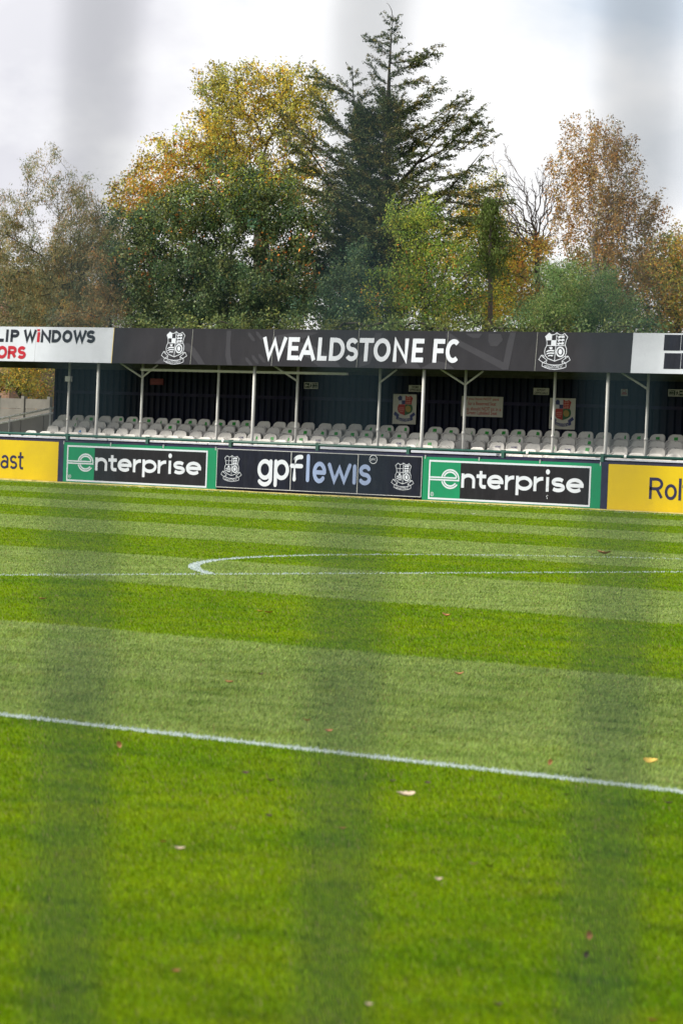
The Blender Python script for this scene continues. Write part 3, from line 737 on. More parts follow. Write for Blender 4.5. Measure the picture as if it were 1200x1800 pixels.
gp([(818, 586), (848, 586), (842, 594), (832, 594), (825, 591)]); gp([(859, 586), (880, 587), (884, 597), (874, 609), (862, 608), (858, 598)])
gp([(786, 638), (800, 650), (770, 650), (740, 648), (765, 634)]); gp([(700, 646), (720, 630), (735, 640), (740, 648)])
gp([(560, 584), (520, 600), (548, 606), (585, 628), (600, 646), (560, 646), (545, 630), (505, 612), (484, 600), (484, 590), (520, 584)])
gp([(655, 600), (660, 585), (672, 585), (664, 605), (650, 640), (632, 646), (632, 630)])
gh.build('faint_watermark', M_ghost, r)
c = fpt(975.0, 617.0, X0); crest(r, c[0], c[1], 1.0, -.004)
c = fpt(307.3, 611.4, X0); crest(r, c[0], c[1], .97, -.004)
# right white
r, X0, L = fplace('fascia_sign', 1109.8, 1400, 'white fascia sign at the right with a dark four paned window motif')
MB().box(0, L, 0, .03, 0, FH_).build('panel', M_white, r)
mb = MB()
for (a, b) in ((1168, 1195), (1198, 1225)):
    for (c, d) in ((588, 616.5), (620.5, 649)):
        p, q = fpt(a, c, X0), fpt(b, d, X0); mb.box(p[0], q[0], -.004, -.0005, q[1], p[1])
mb.build('window_motif', M_navyb, r)

# ---------------------------------------------------------------- seats
def shell(w_, h_, rt, rb, th, bend, dish):
    out = []
    def corner(cx, cz, r, a0): return [(cx + r * cos(radians(a0 + t)), cz + r * sin(radians(a0 + t))) for t in range(0, 91, 18)]
    out += corner(w_ / 2 - rb, rb, rb, -90) + corner(w_ / 2 - rt, h_ - rt, rt, 0) + corner(-w_ / 2 + rt, h_ - rt, rt, 90) + corner(-w_ / 2 + rb, rb, rb, 180)
    cz = h_ / 2; n = len(out); V = []; Fc = []
    rings = [(.35, 1), (.75, .8), (.93, .25), (1.0, 0)]
    for side in (0, 1):
        b = len(V); V.append((0, (dish if side == 0 else dish + th) - 0, cz))
        for s_, dd in rings:
            for x, z in out:
                X, Z = x * s_, cz + (z - cz) * s_; Yy = dish * dd + bend * (1 - 1) - bend * (X * X) + (th if side else 0)
                V.append((X, Yy, Z))
        for i in range(n):
            j = (i + 1) % n; t = (b, b + 1 + i, b + 1 + j); Fc.append(t if side == 0 else t[::-1])
            for k in range(len(rings) - 1):
                q = (b + 1 + k * n + i, b + 1 + (k + 1) * n + i, b + 1 + (k + 1) * n + j, b + 1 + k * n + j); Fc.append(q if side == 0 else q[::-1])
    m_ = 1 + n * len(rings); o1 = 1 + (len(rings) - 1) * n
    for i in range(n):
        j = (i + 1) % n; Fc.append((o1 + i, o1 + m_ + i, o1 + m_ + j, o1 + j))
    return V, Fc
# backrest faces the pitch (-y); it leans back
def seat_mesh(name, w_, h_, rt, rb, th, bend, dish, lean, y0, z0):
    V, Fc = shell(w_, h_, rt, rb, th, bend, dish)
    V = [(x, y0 + y * cos(lean) + z * sin(lean), z0 + z * cos(lean) - y * sin(lean)) for x, y, z in V]
    me = bpy.data.meshes.new(name); me.from_pydata(V, [], Fc); me.update(); me.materials.append(M_seat)
    me.polygons.foreach_set('use_smooth', [True] * len(me.polygons)); return me
ME_back = seat_mesh('backrest', .455, .40, .135, .05, .022, .55, .020, radians(13), .02, .415)
ME_pan = seat_mesh('seat_pan', .43, .43, .10, .07, .028, .25, .012, radians(-3), -.06, .235)
ME_pan2 = seat_mesh('seat_pan', .43, .43, .10, .07, .028, .25, .012, radians(-10), -.055, .225)
bk = MB(); bk.box(-.23, -.19, -.03, .10, .0, .42); bk.box(.19, .23, -.03, .10, .0, .42); bk.box(-.23, .23, -.01, .03, .22, .26)
tmp = bk.build('bracket', M_bracket); ME_br = tmp.data; bpy.data.objects.remove(tmp)
rm = MB(); vv = []  # dark line along each pan top, drawing the shadow gap as a grey tube
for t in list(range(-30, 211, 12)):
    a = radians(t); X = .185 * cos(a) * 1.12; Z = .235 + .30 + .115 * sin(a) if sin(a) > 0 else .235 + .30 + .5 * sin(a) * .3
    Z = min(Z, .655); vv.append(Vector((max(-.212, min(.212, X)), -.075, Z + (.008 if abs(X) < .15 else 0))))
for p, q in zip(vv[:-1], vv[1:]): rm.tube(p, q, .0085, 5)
tmp = rm.build('pan_shade_line', mat('shade_line_grey', (.10, .095, .095), .6, .15, 6)); ME_shade_line = tmp.data; bpy.data.objects.remove(tmp)
zs = .655; ln = radians(13)
def onback(x, z): # point on the front of the backrest
    zz = (z - .415); return (x, .02 + zz * math.tan(ln) - .55 * x * x + .010, z)
st_ = MB(); vs = []
for zz in (.665, .745):
    for xx in (-.055, -.018, .018, .055): a = onback(xx, zz); vs.append((a[0], a[1] - .0, a[2]))
vs2 = [(a, b + .012, c) for a, b, c in vs]
st_.pts(vs + vs2, [(0, 1, 5, 4), (1, 2, 6, 5), (2, 3, 7, 6), (8, 12, 13, 9), (9, 13, 14, 10), (10, 14, 15, 11), (4, 5, 13, 12), (5, 6, 14, 13), (6, 7, 15, 14), (0, 8, 9, 1), (1, 9, 10, 2), (2, 10, 11, 3), (0, 4, 12, 8), (3, 11, 15, 7)])
tmp = st_.build('sticker', M_stick); ME_st = tmp.data; bpy.data.objects.remove(tmp)
me2 = ME_st.copy(); me2.materials.clear(); me2.materials.append(M_stickb); ME_stb = me2
te = empty('temp', (0, 0, 0), 'x', 'x'); tw = text('printed_word', 'HOME', -.085, .085, .67, .72, 0, M_word, te, .015)
co = [v.co.copy() for v in tw.data.vertices]
for v_, c_ in zip(tw.data.vertices, co): a = onback(c_.x, c_.z); v_.co = (a[0], a[1] - .006, a[2])
ME_wd = tw.data; bpy.data.objects.remove(tw); bpy.data.objects.remove(te)
stick = {4: [108, 133, 156, 208, 232, 258, 281, 307, 332, 357, 383, 407, 433, 648, 677, 703, 755, 783, 812, 840, 870, 900, 929, 958, 990, 1019, 1048, 1080, 1113, 1148, 1177],
 3: [127, 299, 507, 537, 563, 590, 617, 647, 675, 702, 730, 893, 1013, 1043], 2: [447, 473, 500, 527, 723, 752, 976, 1037], 1: [], 0: []}
words_ = {3: [], 2: [553, 692, 1008, 857, 915, 420], 1: [1167], 0: []}
blue = {2: [136]}
gone = {4: [(-54.75, -54.25)], 2: [(800, 850)], 1: [(757, 815)], 0: [(740, 830)]}
ORD = ['first', 'second', 'third', 'fourth', 'fifth', 'sixth', 'seventh', 'eighth', 'ninth', 'tenth', 'eleventh', 'twelfth', 'thirteenth', 'fourteenth', 'fifteenth', 'sixteenth', 'seventeenth', 'eighteenth', 'nineteenth', 'twentieth']
def ordn(n):
    if n <= 20: return ORD[n - 1]
    t = {2: 'twenty', 3: 'thirty', 4: 'forty'}[n // 10]
    return {2: 'twentieth', 3: 'thirtieth', 4: 'fortieth'}[n // 10] if n % 10 == 0 else t + '-' + ORD[n % 10 - 1]
RN = ['front', 'second', 'middle', 'fourth', 'back']
ys_ = [800, 758, 750, 740, 730]
for ri, rw in enumerate(rows):
    yref = 720 + 10 * (4 - ri)
    pxX = lambda p: P(p, yref + .037 * (p - 100) + 10, rw['Y'])[0]
    S = [pxX(p) for p in stick[ri]]; B = [pxX(p) for p in blue.get(ri, [])]; W = [pxX(p) for p in words_.get(ri, [])]
    gaps = [(a, b) if a < 0 else (pxX(a), pxX(b)) for a, b in gone.get(ri, [])]
    n = 0; x = rw['x0']
    while x < -42.6:
        if any(a < x < b for a, b in gaps): x += .5272; continue
        n += 1
        s_ = any(abs(a - x) < .264 for a in S); b_ = any(abs(a - x) < .264 for a in B); w_ = any(abs(a - x) < .264 for a in W)
        wh = ' with a green sticker' if s_ else ' with a blue sticker' if b_ else ' printed HOME' if w_ else ' without a sticker'
        o = empty('stadium_seat', (x, rw['Y'] + rnd.uniform(-.006, .006), rw['tr']), f'off-white tip-up seat{wh}, {ordn(n)} from the left in the {RN[ri]} row', 'seat', 'white tip-up seats in the stand', rot=(rnd.uniform(-.05, .05), rnd.uniform(-.022, .022), rnd.uniform(-.06, .06)))
        for nm, me in (('backrest', ME_back), ('seat_pan', ME_pan if rnd.random() < .8 else ME_pan2), ('pan_shade_line', ME_shade_line), ('bracket', ME_br)) + ((('sticker', ME_st),) if s_ else ()) + ((('sticker', ME_stb),) if b_ else ()) + ((('printed_word', ME_wd),) if w_ else ()):
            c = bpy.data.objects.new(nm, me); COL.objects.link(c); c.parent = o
            if nm == 'sticker': c.location = (rnd.uniform(-.03, .05), 0, rnd.uniform(-.02, .02)); c.rotation_euler = (0, rnd.uniform(-.15, .15), 0)
        x += .5272

# ---------------------------------------------------------------- signs on the back wall
YS = YW - .09
def wsign(name, x0, y0, x1, y1, m, label, cat='sign', frame=None):
    xc, yc = (x0 + x1) / 2, (y0 + y1) / 2
    Xa, Xb = P(x0, yc, YS)[0], P(x1, yc, YS)[0]; Za, Zb = P(xc, y1, YS)[2], P(xc, y0, YS)[2]
    r = empty(name, (Xa, YS, Za), label, cat); MB().box(0, Xb - Xa, 0, .012, 0, Zb - Za).build('panel', m, r)
    if frame: MB().strip([(.012, .012), (Xb - Xa - .012, .012), (Xb - Xa - .012, Zb - Za - .012), (.012, Zb - Za - .012)], .022, -.001, closed=True).build('border', frame, r)
    return r, Xb - Xa, Zb - Za
r, W_, H_ = wsign('notice_board', 810.5, 697, 883, 732.5, M_cream, 'cream notice with four lines of red text about reserved seats, on the back wall')
for i, s in enumerate(('If you have NOT paid', 'for a Reserved Seat', 'You should NOT sit in a', 'Green Labelled Seat')):
    wd_ = (.80, .68, .92, .74)[i] * W_; zz = H_ * (.77, .56, .30, .10)[i]
    text('text_line', s, W_ / 2 - wd_ / 2, W_ / 2 + wd_ / 2, zz, zz + H_ * .18, -.003, M_sred, r, .012)
for x0, y0, x1, y1, lab in ((690, 693, 731, 745.5, 'white panel with the coloured club crest, left of the red lettered notice'), (965, 700, 1010, 754.5, 'white panel with the coloured club crest, right of the red notice')):
    r, W_, H_ = wsign('crest_panel', x0, y0, x1, y1, M_cream, lab)
    crest(r, W_ / 2, H_ * .53, .80, -.002, colour=True)
for x0, y0, x1, y1, s, lab in ((718, 677, 741, 688.5, 'HOME\nOFFICIALS', 'small cream sign reading home officials above the left crest panel'), (937, 682, 964, 694, 'AWAY\nOFFICIALS', 'small cream sign reading away officials, left of the right crest panel')):
    r, W_, H_ = wsign('name_sign', x0, y0, x1, y1, M_cream, lab); text('lettering', s, W_ * .07, W_ * .93, H_ * .1, H_ * .88, -.003, M_inkb, r, .02)
for x0, y0, x1, y1, lf, lab in ((534.5, 672, 559, 683.5, True, 'dark exit sign with arrow pointing left, on the back wall at centre'), (1173.5, 684.5, 1205, 697, False, 'dark exit sign with arrow pointing right, on back wall at right edge')):
    r, W_, H_ = wsign('exit_sign', x0, y0, x1, y1, M_exit, lab, frame=M_cream)
    fx = (lambda u: u * W_) if lf else (lambda u: (1 - u) * W_)
    a = MB().poly([(fx(.08), .5 * H_), (fx(.18), .78 * H_), (fx(.18), .58 * H_), (fx(.33), .58 * H_), (fx(.33), .42 * H_), (fx(.18), .42 * H_), (fx(.18), .22 * H_)], -.003); a.build('arrow', M_cream, r)
    q = MB().box(min(fx(.38), fx(.60)), max(fx(.38), fx(.60)), -.003, -.0005, .15 * H_, .85 * H_).build('door_symbol', M_cream, r)
    d = MB().poly([(fx(.50 + .03 * cos(t)), H_ * (.72 + .07 * sin(t))) for t in np.linspace(0, 2 * pi, 11)[:-1]], -.004)
    for p in ([(.51, .64), (.49, .42)], [(.49, .44), (.43, .30), (.41, .2)], [(.49, .44), (.54, .32), (.52, .2)], [(.51, .6), (.57, .5)], [(.51, .6), (.43, .54)]):
        d.strip([(fx(u), v_ * H_) for u, v_ in p], .022, -.004)
    d.build('running_figure', M_exit, r)
    text('lettering', 'Fire\nexit', min(fx(.66), fx(.93)), max(fx(.66), fx(.93)), .18 * H_, .84 * H_, -.003, M_cream, r, .01)
r, W_, H_ = wsign('warning_sign', 264, 665.5, 287, 676.5, mat('dull_red_sign', (.16, .012, .02), .5, .2, 6), 'small dull red sign high on the back wall at the left')
text('lettering', 'NO\nSMOKING', W_ * .12, W_ * .88, H_ * .15, H_ * .85, -.003, mat('faded_red_print', (.30, .05, .06), .5, .1, 6), r)
r, W_, H_ = wsign('warning_sign', 1090.5, 684, 1102, 696, M_cream, 'small square white notice with red lower half, on the back wall at right')
MB().box(.02, W_ - .02, -.003, -.0005, .03, H_ * .5).build('red_band', mat('washed_red_print', (.42, .16, .15), .5, .1, 6), r)
c_ = P(1096.5, 688, YS); MB().strip([(W_ / 2 + .05 * cos(t), H_ * .74 + .04 * sin(t)) for t in np.linspace(0, 2 * pi, 15)[:-1]], .012, -.001, closed=True).build('symbol', M_sred, r)

# ---------------------------------------------------------------- left side: ramp wall, handrails, concrete fence
YA = 69.6
a = P(97, 726.5, YA); b = P(-60, 757, YA)
rp = empty('ramp_wall', (a[0], YA, 0), 'grey panelled parapet wall of the ramp beside the stand with a pale handrail above', 'wall')
pp = MB(); nn = 8
for i in range(nn):
    u0, u1 = i / nn, (i + 1) / nn - .0015
    A = [(b[0] + (a[0] - b[0]) * u - a[0], b[2] + (a[2] - b[2]) * u) for u in (u0, u1)]
    dy = .012 * (i % 2)
    pp.pts([(A[0][0], dy, 0), (A[1][0], dy, 0), (A[1][0], dy, A[1][1]), (A[0][0], dy, A[0][1]), (A[0][0], .06 + dy, 0), (A[1][0], .06 + dy, 0), (A[1][0], .06 + dy, A[1][1]), (A[0][0], .06 + dy, A[0][1])],
           [(0, 1, 2, 3), (5, 4, 7, 6), (1, 5, 6, 2), (4, 0, 3, 7), (3, 2, 6, 7)])
pp.build('wall_panels', M_grey, rp)
MB().tube((0, .03, a[2] + .02), (b[0] - a[0], .03, b[2] + .02), .035, 8).build('capping_rail', M_pipe, rp, True)
a2 = P(97, 716.5, YA - .05); b2 = P(-60, 748, YA - .05)
MB().tube((a2[0] - a[0], -.05, a2[2]), (b2[0] - a[0], -.05, b2[2]), .032, 8).build('handrail', M_pipe, rp, True)
for u in (.05, .5, .95):
    x = a2[0] + (b2[0] - a2[0]) * u - a[0]; z = a2[2] + (b2[2] - a2[2]) * u
    MB().tube((x, -.05, 0), (x, -.05, z), .022, 8).build('handrail_post', M_pipe, rp, True)
YC = 73.5
cf = empty('concrete_fence', (P(88, 705, YC)[0], YC, 0), 'weathered grey concrete panel fence between posts at the left behind the ramp', 'fence')
base = P(88, 705, YC)[0]; ztop = P(88, 701, YC)[2]
for i in range(7):
    x = -(P(88, 705, YC)[0] - P(42.5, 705, YC)[0]) * i
    MB().box(x - .06, x + .06, -.06, .06, 0, ztop + .06).build('concrete_post', M_conc, cf)
    if i < 6:
        x2 = -(P(88, 705, YC)[0] - P(42.5, 705, YC)[0]) * (i + 1)
        for k in range(5):
            z1 = ztop - .02 - k * .31
            if z1 < .3: break
            MB().box(x2 + .06, x - .06, -.02 + .004 * (k % 2), .025, z1 - .30, z1).build('concrete_panel', M_conc, cf)

# ---------------------------------------------------------------- trees
def leafmat(name, trans=.3, rough=.5):
    m = bpy.data.materials.new(name); m.use_nodes = True; N, L = nt(m); b = N['Principled BSDF']
    at = N.new('ShaderNodeAttribute'); at.attribute_name = 'tint'
    L.new(at.outputs[0], b.inputs['Base Color']); b.inputs['Roughness'].default_value = rough; b.inputs['Specular IOR Level'].default_value = .2
    t = N.new('ShaderNodeBsdfTranslucent'); L.new(at.outputs[0], t.inputs[0]); x = N.new('ShaderNodeMixShader'); x.inputs[0].default_value = trans
    L.new(b.outputs[0], x.inputs[1]); L.new(t.outputs[0], x.inputs[2]); L.new(x.outputs[0], N['Material Output'].inputs[0]); return m
M_leafT = leafmat('thin_autumn_leaf', .45, .6); M_leafG = leafmat('glossy_green_leaf', .25, .6); M_need = leafmat('conifer_needles', .12, .6)
M_bark = mat('dark_bark', (.05, .04, .032), .9, .4, 8, dirt=(.09, .09, .06), damt=.6)
M_birch = mat('pale_birch_bark', (.34, .31, .29), .8, .2, 5, dirt=(.07, .06, .05), dscale=6, damt=.9)
M_twig = mat('grey_brown_twig', (.11, .085, .07), .9, .3, 8)

def branches_mesh(name, A, B, ra, rb, m, parent, n=5):
    A = np.asarray(A); B = np.asarray(B); ra = np.asarray(ra)[:, None]; rb = np.asarray(rb)[:, None]; d = B - A; l = np.linalg.norm(d, axis=1, keepdims=True); d = d / np.maximum(l, 1e-6)
    ref = np.where(np.abs(d[:, 2:3]) > .9, np.array([[1., 0, 0]]), np.array([[0, 0, 1.]])); u = np.cross(d, ref); u /= np.linalg.norm(u, axis=1, keepdims=True); v = np.cross(d, u)
    V = []
    for P0, R in ((A, ra), (B, rb)):
        for k in range(n):
            t = 2 * pi * k / n; V.append(P0 + u * R * cos(t) + v * R * sin(t))
    V = np.stack(V, 1).reshape(-1, 3); N_ = len(A); b = np.arange(N_)[:, None] * (2 * n)
    F = np.concatenate([b + np.array([[k, (k + 1) % n, n + (k + 1) % n, n + k]]) for k in range(n)], 0)
    return npmesh(name, V, F, m, parent, smooth=True)
def leaves_mesh(name, C, col, size, m, parent, aspect=.5, up=.3, droop=0., dirs=None):
    """C (n,3) leaf centres, col (n,3), size (n,) ; one folded rhombus each"""
    n = len(C); r = NR.normal(size=(n, 3)); a = NR.normal(size=(n, 3)); a[:, 2] -= droop
    if dirs is not None: a = dirs * 2.2 + NR.normal(size=(n, 3)) * .7
    a /= np.linalg.norm(a, axis=1, keepdims=True); r[:, 2] += up * 2
    s = np.cross(a, r); s /= np.linalg.norm(s, axis=1, keepdims=True) + 1e-9; nn = np.cross(s, a)
    h = size[:, None] / 2; w_ = h * aspect
    V = np.stack([C - a * h, C + s * w_ + nn * h * .15 - a * h * .1, C + a * h, C - s * w_ + nn * h * .15 - a * h * .1], 1).reshape(-1, 3)
    F = np.arange(4 * n).reshape(n, 4)
    cc = np.concatenate([col, np.ones((n, 1))], 1).repeat(4, 0)
    return npmesh(name, V, F, m, parent, attr=cc)
def depth_of(x, y, Y): p = P(x, y, Y); return p, float((p - CC) @ Fv)
def lobe_points(lobes, Y, dens):
    """lobes: (px, py, rx, ry, depth m, doff m) -> attractors"""
    out = []; 
    for (x, y, rx, ry, dm, do, *wt) in lobes:
        c, D = depth_of(x, y, Y); rx_, rz_ = rx * D / FPX, ry * D / FPX
        n = max(6, int(dens * rx_ * rz_ * max(dm, .5) * 4.19 * (wt[0] if wt else 1)))
        q = NR.normal(size=(n, 3)); q /= np.linalg.norm(q, axis=1, keepdims=True); q *= NR.uniform(0, 1, (n, 1)) ** (1 / 2.4)
        out.append(c + np.outer(q[:, 0] * rx_, Rv) + np.outer(q[:, 2] * rz_, [0, 0, 1]) + np.outer(q[:, 1] * dm + do, FH))
    return np.concatenate(out)
def palette_mix(pal, n, key, jit=.25):
    """pal: list of (rgb, weight fn or const); key (n,) clump noise 0..1"""
    w_ = np.stack([np.full(n, p[1]) if not callable(p[1]) else p[1](key) for p in pal], 1); w_ = np.clip(w_, 0, None); w_ /= w_.sum(1, keepdims=True)
    cum = np.cumsum(w_, 1); u = NR.uniform(0, 1, (n, 1)); idx = (u > cum).sum(1).clip(0, len(pal) - 1)
    c = np.array([p[0] for p in pal])[idx] * 1.75; return np.clip(c * NR.uniform(1 - jit, 1 + jit, (n, 1)) * NR.uniform(.92, 1.08, (n, 3)), 0, 1)
def nz(p, s, seed=0.):
    return .5 + .25 * (np.sin(p[:, 0] * s + seed) * np.cos(p[:, 2] * s * 1.3 + seed * 2) + np.sin(p[:, 1] * s * .8 + p[:, 2] * s * .7 + seed * 3))
def tree(name, label, base_px, Y, lobes, pal, per, lsize, spread, dens=2.2, bark=None, trunk_r=.2, leafm=None, aspect=.55, droop=0., tipr=.007, rmax=.28, group='trees behind the stand', cat='tree', up=.7, drop_z=0., seed=0., trunk_top=None, leafy=1., hang=0, pr_exp=.45, hole=0., pw=.22):
    b = P(base_px, 700, Y); root = empty(name, (b[0], b[1], 0), label, cat, group)
    off = np.array([b[0], b[1], 0.])
    at = lobe_points(lobes, Y, dens)
    if hole: at = at[(nz(at, 2.1, seed) > hole) | (NR.uniform(0, 1, len(at)) < .25)]
    zt = at[:, 2].min() + .2 * (at[:, 2].max() - at[:, 2].min())
    if trunk_top: tt = P(*trunk_top, Y)
    else: tt = np.array([b[0] + (at[:, 0].mean() - b[0]) * .35, b[1] + (at[:, 1].mean() - b[1]) * .35, max(1.2, zt)])
    K = 8; nodes = [np.array([b[0], b[1], 0.]) + (tt - np.array([b[0], b[1], 0.])) * (k / K) + NR.normal(size=3) * .06 * (k > 0) for k in range(K + 1)]
    par = [-1] + list(range(K)); plen = [k * .4 for k in range(K + 1)]
    trunkn = K + 1
    order = np.argsort(np.linalg.norm((at - tt) * np.array([1, 1, .8]), axis=1))
    arr = np.zeros((len(at) * 2 + K + 1, 3)); arr[:K + 1] = nodes; pl = np.zeros(len(arr)); pl[:K + 1] = 0; cnt = K + 1; par += [0] * (len(arr) - len(par))
    leafnode = []
    for i in order:
        p = at[i]; d = arr[:cnt] - p; dist = np.linalg.norm(d, axis=1); cost = dist ** 1.0 + pw * pl[:cnt] + np.clip(arr[:cnt, 2] - p[2], 0, 9) * .6
        cost[:max(0, K - 2)] += 50
        j = int(np.argmin(cost)); m_ = (arr[j] + p) / 2 + NR.normal(size=3) * dist[j] * .07 + np.array([0, 0, dist[j] * .05])
        arr[cnt] = m_; par[cnt] = j; pl[cnt] = pl[j] + dist[j] / 2; arr[cnt + 1] = p; par[cnt + 1] = cnt; pl[cnt + 1] = pl[j] + dist[j]; leafnode.append(cnt + 1); cnt += 2
    par = par[:cnt]; arr = arr[:cnt]; load = np.zeros(cnt); 
    hasch = np.zeros(cnt, bool)
    for k in range(1, cnt): hasch[par[k]] = True
    load[~hasch] = 1
    for k in range(cnt - 1, 0, -1): load[par[k]] += load[k]
    r = tipr * load ** pr_exp; r = np.minimum(r, rmax); r[:K + 1] = np.maximum(r[:K + 1], trunk_r * np.linspace(1.25, .85, K + 1))
    idx = np.arange(1, cnt); pa = np.array(par)[1:]
    rp_ = np.minimum(r[pa], r[idx] * 1.35)
    istr = idx <= K
    T = (bark or M_bark)
    tr = branches_mesh('trunk', arr[pa[istr]] - off, arr[idx[istr]] - off, r[pa[istr]], r[idx[istr]], T, root, 8)
    branches_mesh('limbs', arr[pa[~istr]] - off, arr[idx[~istr]] - off, rp_[~istr], r[idx[~istr]], T, root, 4)
    if per > 0:
        ln_ = np.array(leafnode); cen = arr[ln_]; pc = arr[np.array(par)[ln_]]
        keep = NR.uniform(0, 1, len(cen)) < leafy; cen, pc = cen[keep], pc[keep]
        m_ = len(cen); k = int(per * 2.6); lsize *= 1.22; u = NR.uniform(-.1, 1.15, (m_, k, 1)); C = pc[:, None] * (1 - u) + cen[:, None] * u + NR.normal(size=(m_, k, 3)) * spread * .85
        if hang: C[:, :, 2] -= NR.exponential(hang, (m_, k))
        C = C.reshape(-1, 3); key = nz(C, 1.1, seed) * .6 + .4 * NR.uniform(0, 1, m_).repeat(k)
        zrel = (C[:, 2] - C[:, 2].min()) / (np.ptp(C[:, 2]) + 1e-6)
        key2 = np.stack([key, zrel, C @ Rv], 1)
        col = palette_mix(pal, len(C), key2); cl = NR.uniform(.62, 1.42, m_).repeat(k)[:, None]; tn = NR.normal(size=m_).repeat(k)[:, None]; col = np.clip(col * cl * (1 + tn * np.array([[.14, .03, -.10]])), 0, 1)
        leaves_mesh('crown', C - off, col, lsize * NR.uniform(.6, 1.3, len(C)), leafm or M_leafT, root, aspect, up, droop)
    return root
Kk = lambda lo, hi: (lambda k: np.clip((k[:, 0] - lo) / (hi - lo), 0, 1))
Zz = lambda lo, hi: (lambda k: np.clip((k[:, 1] - lo) / (hi - lo), 0, 1))

# big golden oak at the back
tree('oak_tree', 'tall broad tree with thinning golden and olive leaves, left of the dark conifer', 470, 88,
     [(440, 182, 92, 76, 3, 0), (385, 140, 48, 34, 2, 0, .8), (470, 130, 50, 30, 2, 0, .6), (520, 185, 70, 80, 3, 0), (350, 260, 75, 70, 3, 0), (290, 300, 62, 60, 2.5, 0), (440, 300, 110, 80, 3, 0), (250, 350, 62, 55, 2.5, 0), (520, 320, 70, 90, 3, 0, .8), (375, 165, 45, 48, 2, 0), (210, 365, 32, 38, 2, 0, .6), (330, 350, 70, 40, 2.5, 0), (390, 250, 70, 70, 3, 0), (560, 170, 38, 38, 2, 0, .7)],
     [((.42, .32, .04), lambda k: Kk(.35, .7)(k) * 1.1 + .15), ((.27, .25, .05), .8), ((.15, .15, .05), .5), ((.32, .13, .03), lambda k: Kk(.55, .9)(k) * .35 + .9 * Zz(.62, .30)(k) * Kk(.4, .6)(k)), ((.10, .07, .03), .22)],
     15, .092, .15, dens=7.5, trunk_r=.30, seed=1.3, hole=.42, leafy=.85, tipr=.007, pw=.45)
# orange low crown of the same height band at left
tree('maple_tree', 'orange leaved tree showing between the golden oak and the dark green holm oak, upper left', 265, 86,
     [(262, 330, 38, 34, 1.5, 0), (250, 372, 40, 26, 1.5, 0), (305, 300, 26, 28, 1.2, 0, .5)],
     [((.38, .17, .03), .5), ((.26, .10, .02), .25), ((.36, .26, .04), .6), ((.14, .14, .04), .6)], 20, .09, .16, dens=6, trunk_r=.14, seed=2.2)
# dark evergreen oak in front
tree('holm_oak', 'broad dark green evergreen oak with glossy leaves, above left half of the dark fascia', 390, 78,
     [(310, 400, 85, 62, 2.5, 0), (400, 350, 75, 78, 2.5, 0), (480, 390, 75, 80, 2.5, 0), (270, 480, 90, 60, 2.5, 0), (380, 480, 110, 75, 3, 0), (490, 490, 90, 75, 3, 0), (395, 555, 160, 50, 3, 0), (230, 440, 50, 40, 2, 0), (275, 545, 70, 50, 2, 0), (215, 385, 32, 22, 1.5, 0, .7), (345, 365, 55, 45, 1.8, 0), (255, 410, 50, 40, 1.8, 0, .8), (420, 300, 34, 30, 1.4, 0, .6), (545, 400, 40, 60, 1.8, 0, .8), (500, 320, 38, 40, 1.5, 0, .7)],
     [((.052, .080, .030), .8), ((.10, .135, .045), lambda k: .25 + .55 * Zz(.2, .9)(k)), ((.13, .155, .075), lambda k: .18 + .2 * Zz(.3, .9)(k)), ((.20, .23, .02), lambda k: 1.1 * Zz(.6, .95)(k) * Kk(.3, .7)(k)), ((.34, .13, .03), lambda k: .3 * Kk(.66, .85)(k)), ((.02, .035, .02), .35)],  # pale grey-green tone paints in glossy leaf highlights, more of it towards the top
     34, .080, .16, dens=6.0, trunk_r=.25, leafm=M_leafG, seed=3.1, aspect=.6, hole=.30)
# mixed green and orange shrubs at centre right, below the conifer
tree('hazel_tree', 'mid green tree flecked with orange leaves, in front of the conifer right of centre', 745, 76,
     [(735, 430, 60, 70, 2, 0), (700, 390, 35, 45, 1.5, 0), (790, 470, 60, 60, 2, 0), (720, 520, 95, 70, 2.3, 0), (800, 550, 70, 40, 2, 0), (760, 385, 40, 40, 1.5, 0, .7), (830, 500, 42, 60, 1.8, 0)],
     [((.13, .18, .03), .8), ((.22, .26, .04), lambda k: .2 + .4 * Zz(.4, .9)(k)), ((.06, .09, .03), .45), ((.40, .15, .03), lambda k: .5 * Kk(.66, .85)(k)), ((.30, .24, .05), .12)],
     26, .068, .14, dens=6.5, trunk_r=.12, seed=4.4, aspect=.5, hole=.30)
tree('bay_tree', 'bluish green dense shrubby tree at centre, between the holm oak and the hazel', 620, 77,
     [(620, 490, 62, 60, 2, 0), (595, 545, 90, 45, 2.2, 0), (650, 545, 70, 45, 2, 0), (640, 450, 35, 40, 1.5, 0, .8)],
     [((.05, .085, .04), .8), ((.08, .12, .06), .45), ((.035, .055, .03), .3), ((.12, .15, .04), .15), ((.3, .14, .04), lambda k: .25 * Kk(.75, .9)(k))],
     34, .07, .14, dens=6.5, trunk_r=.12, leafm=M_leafG, seed=5.2, hole=.28)
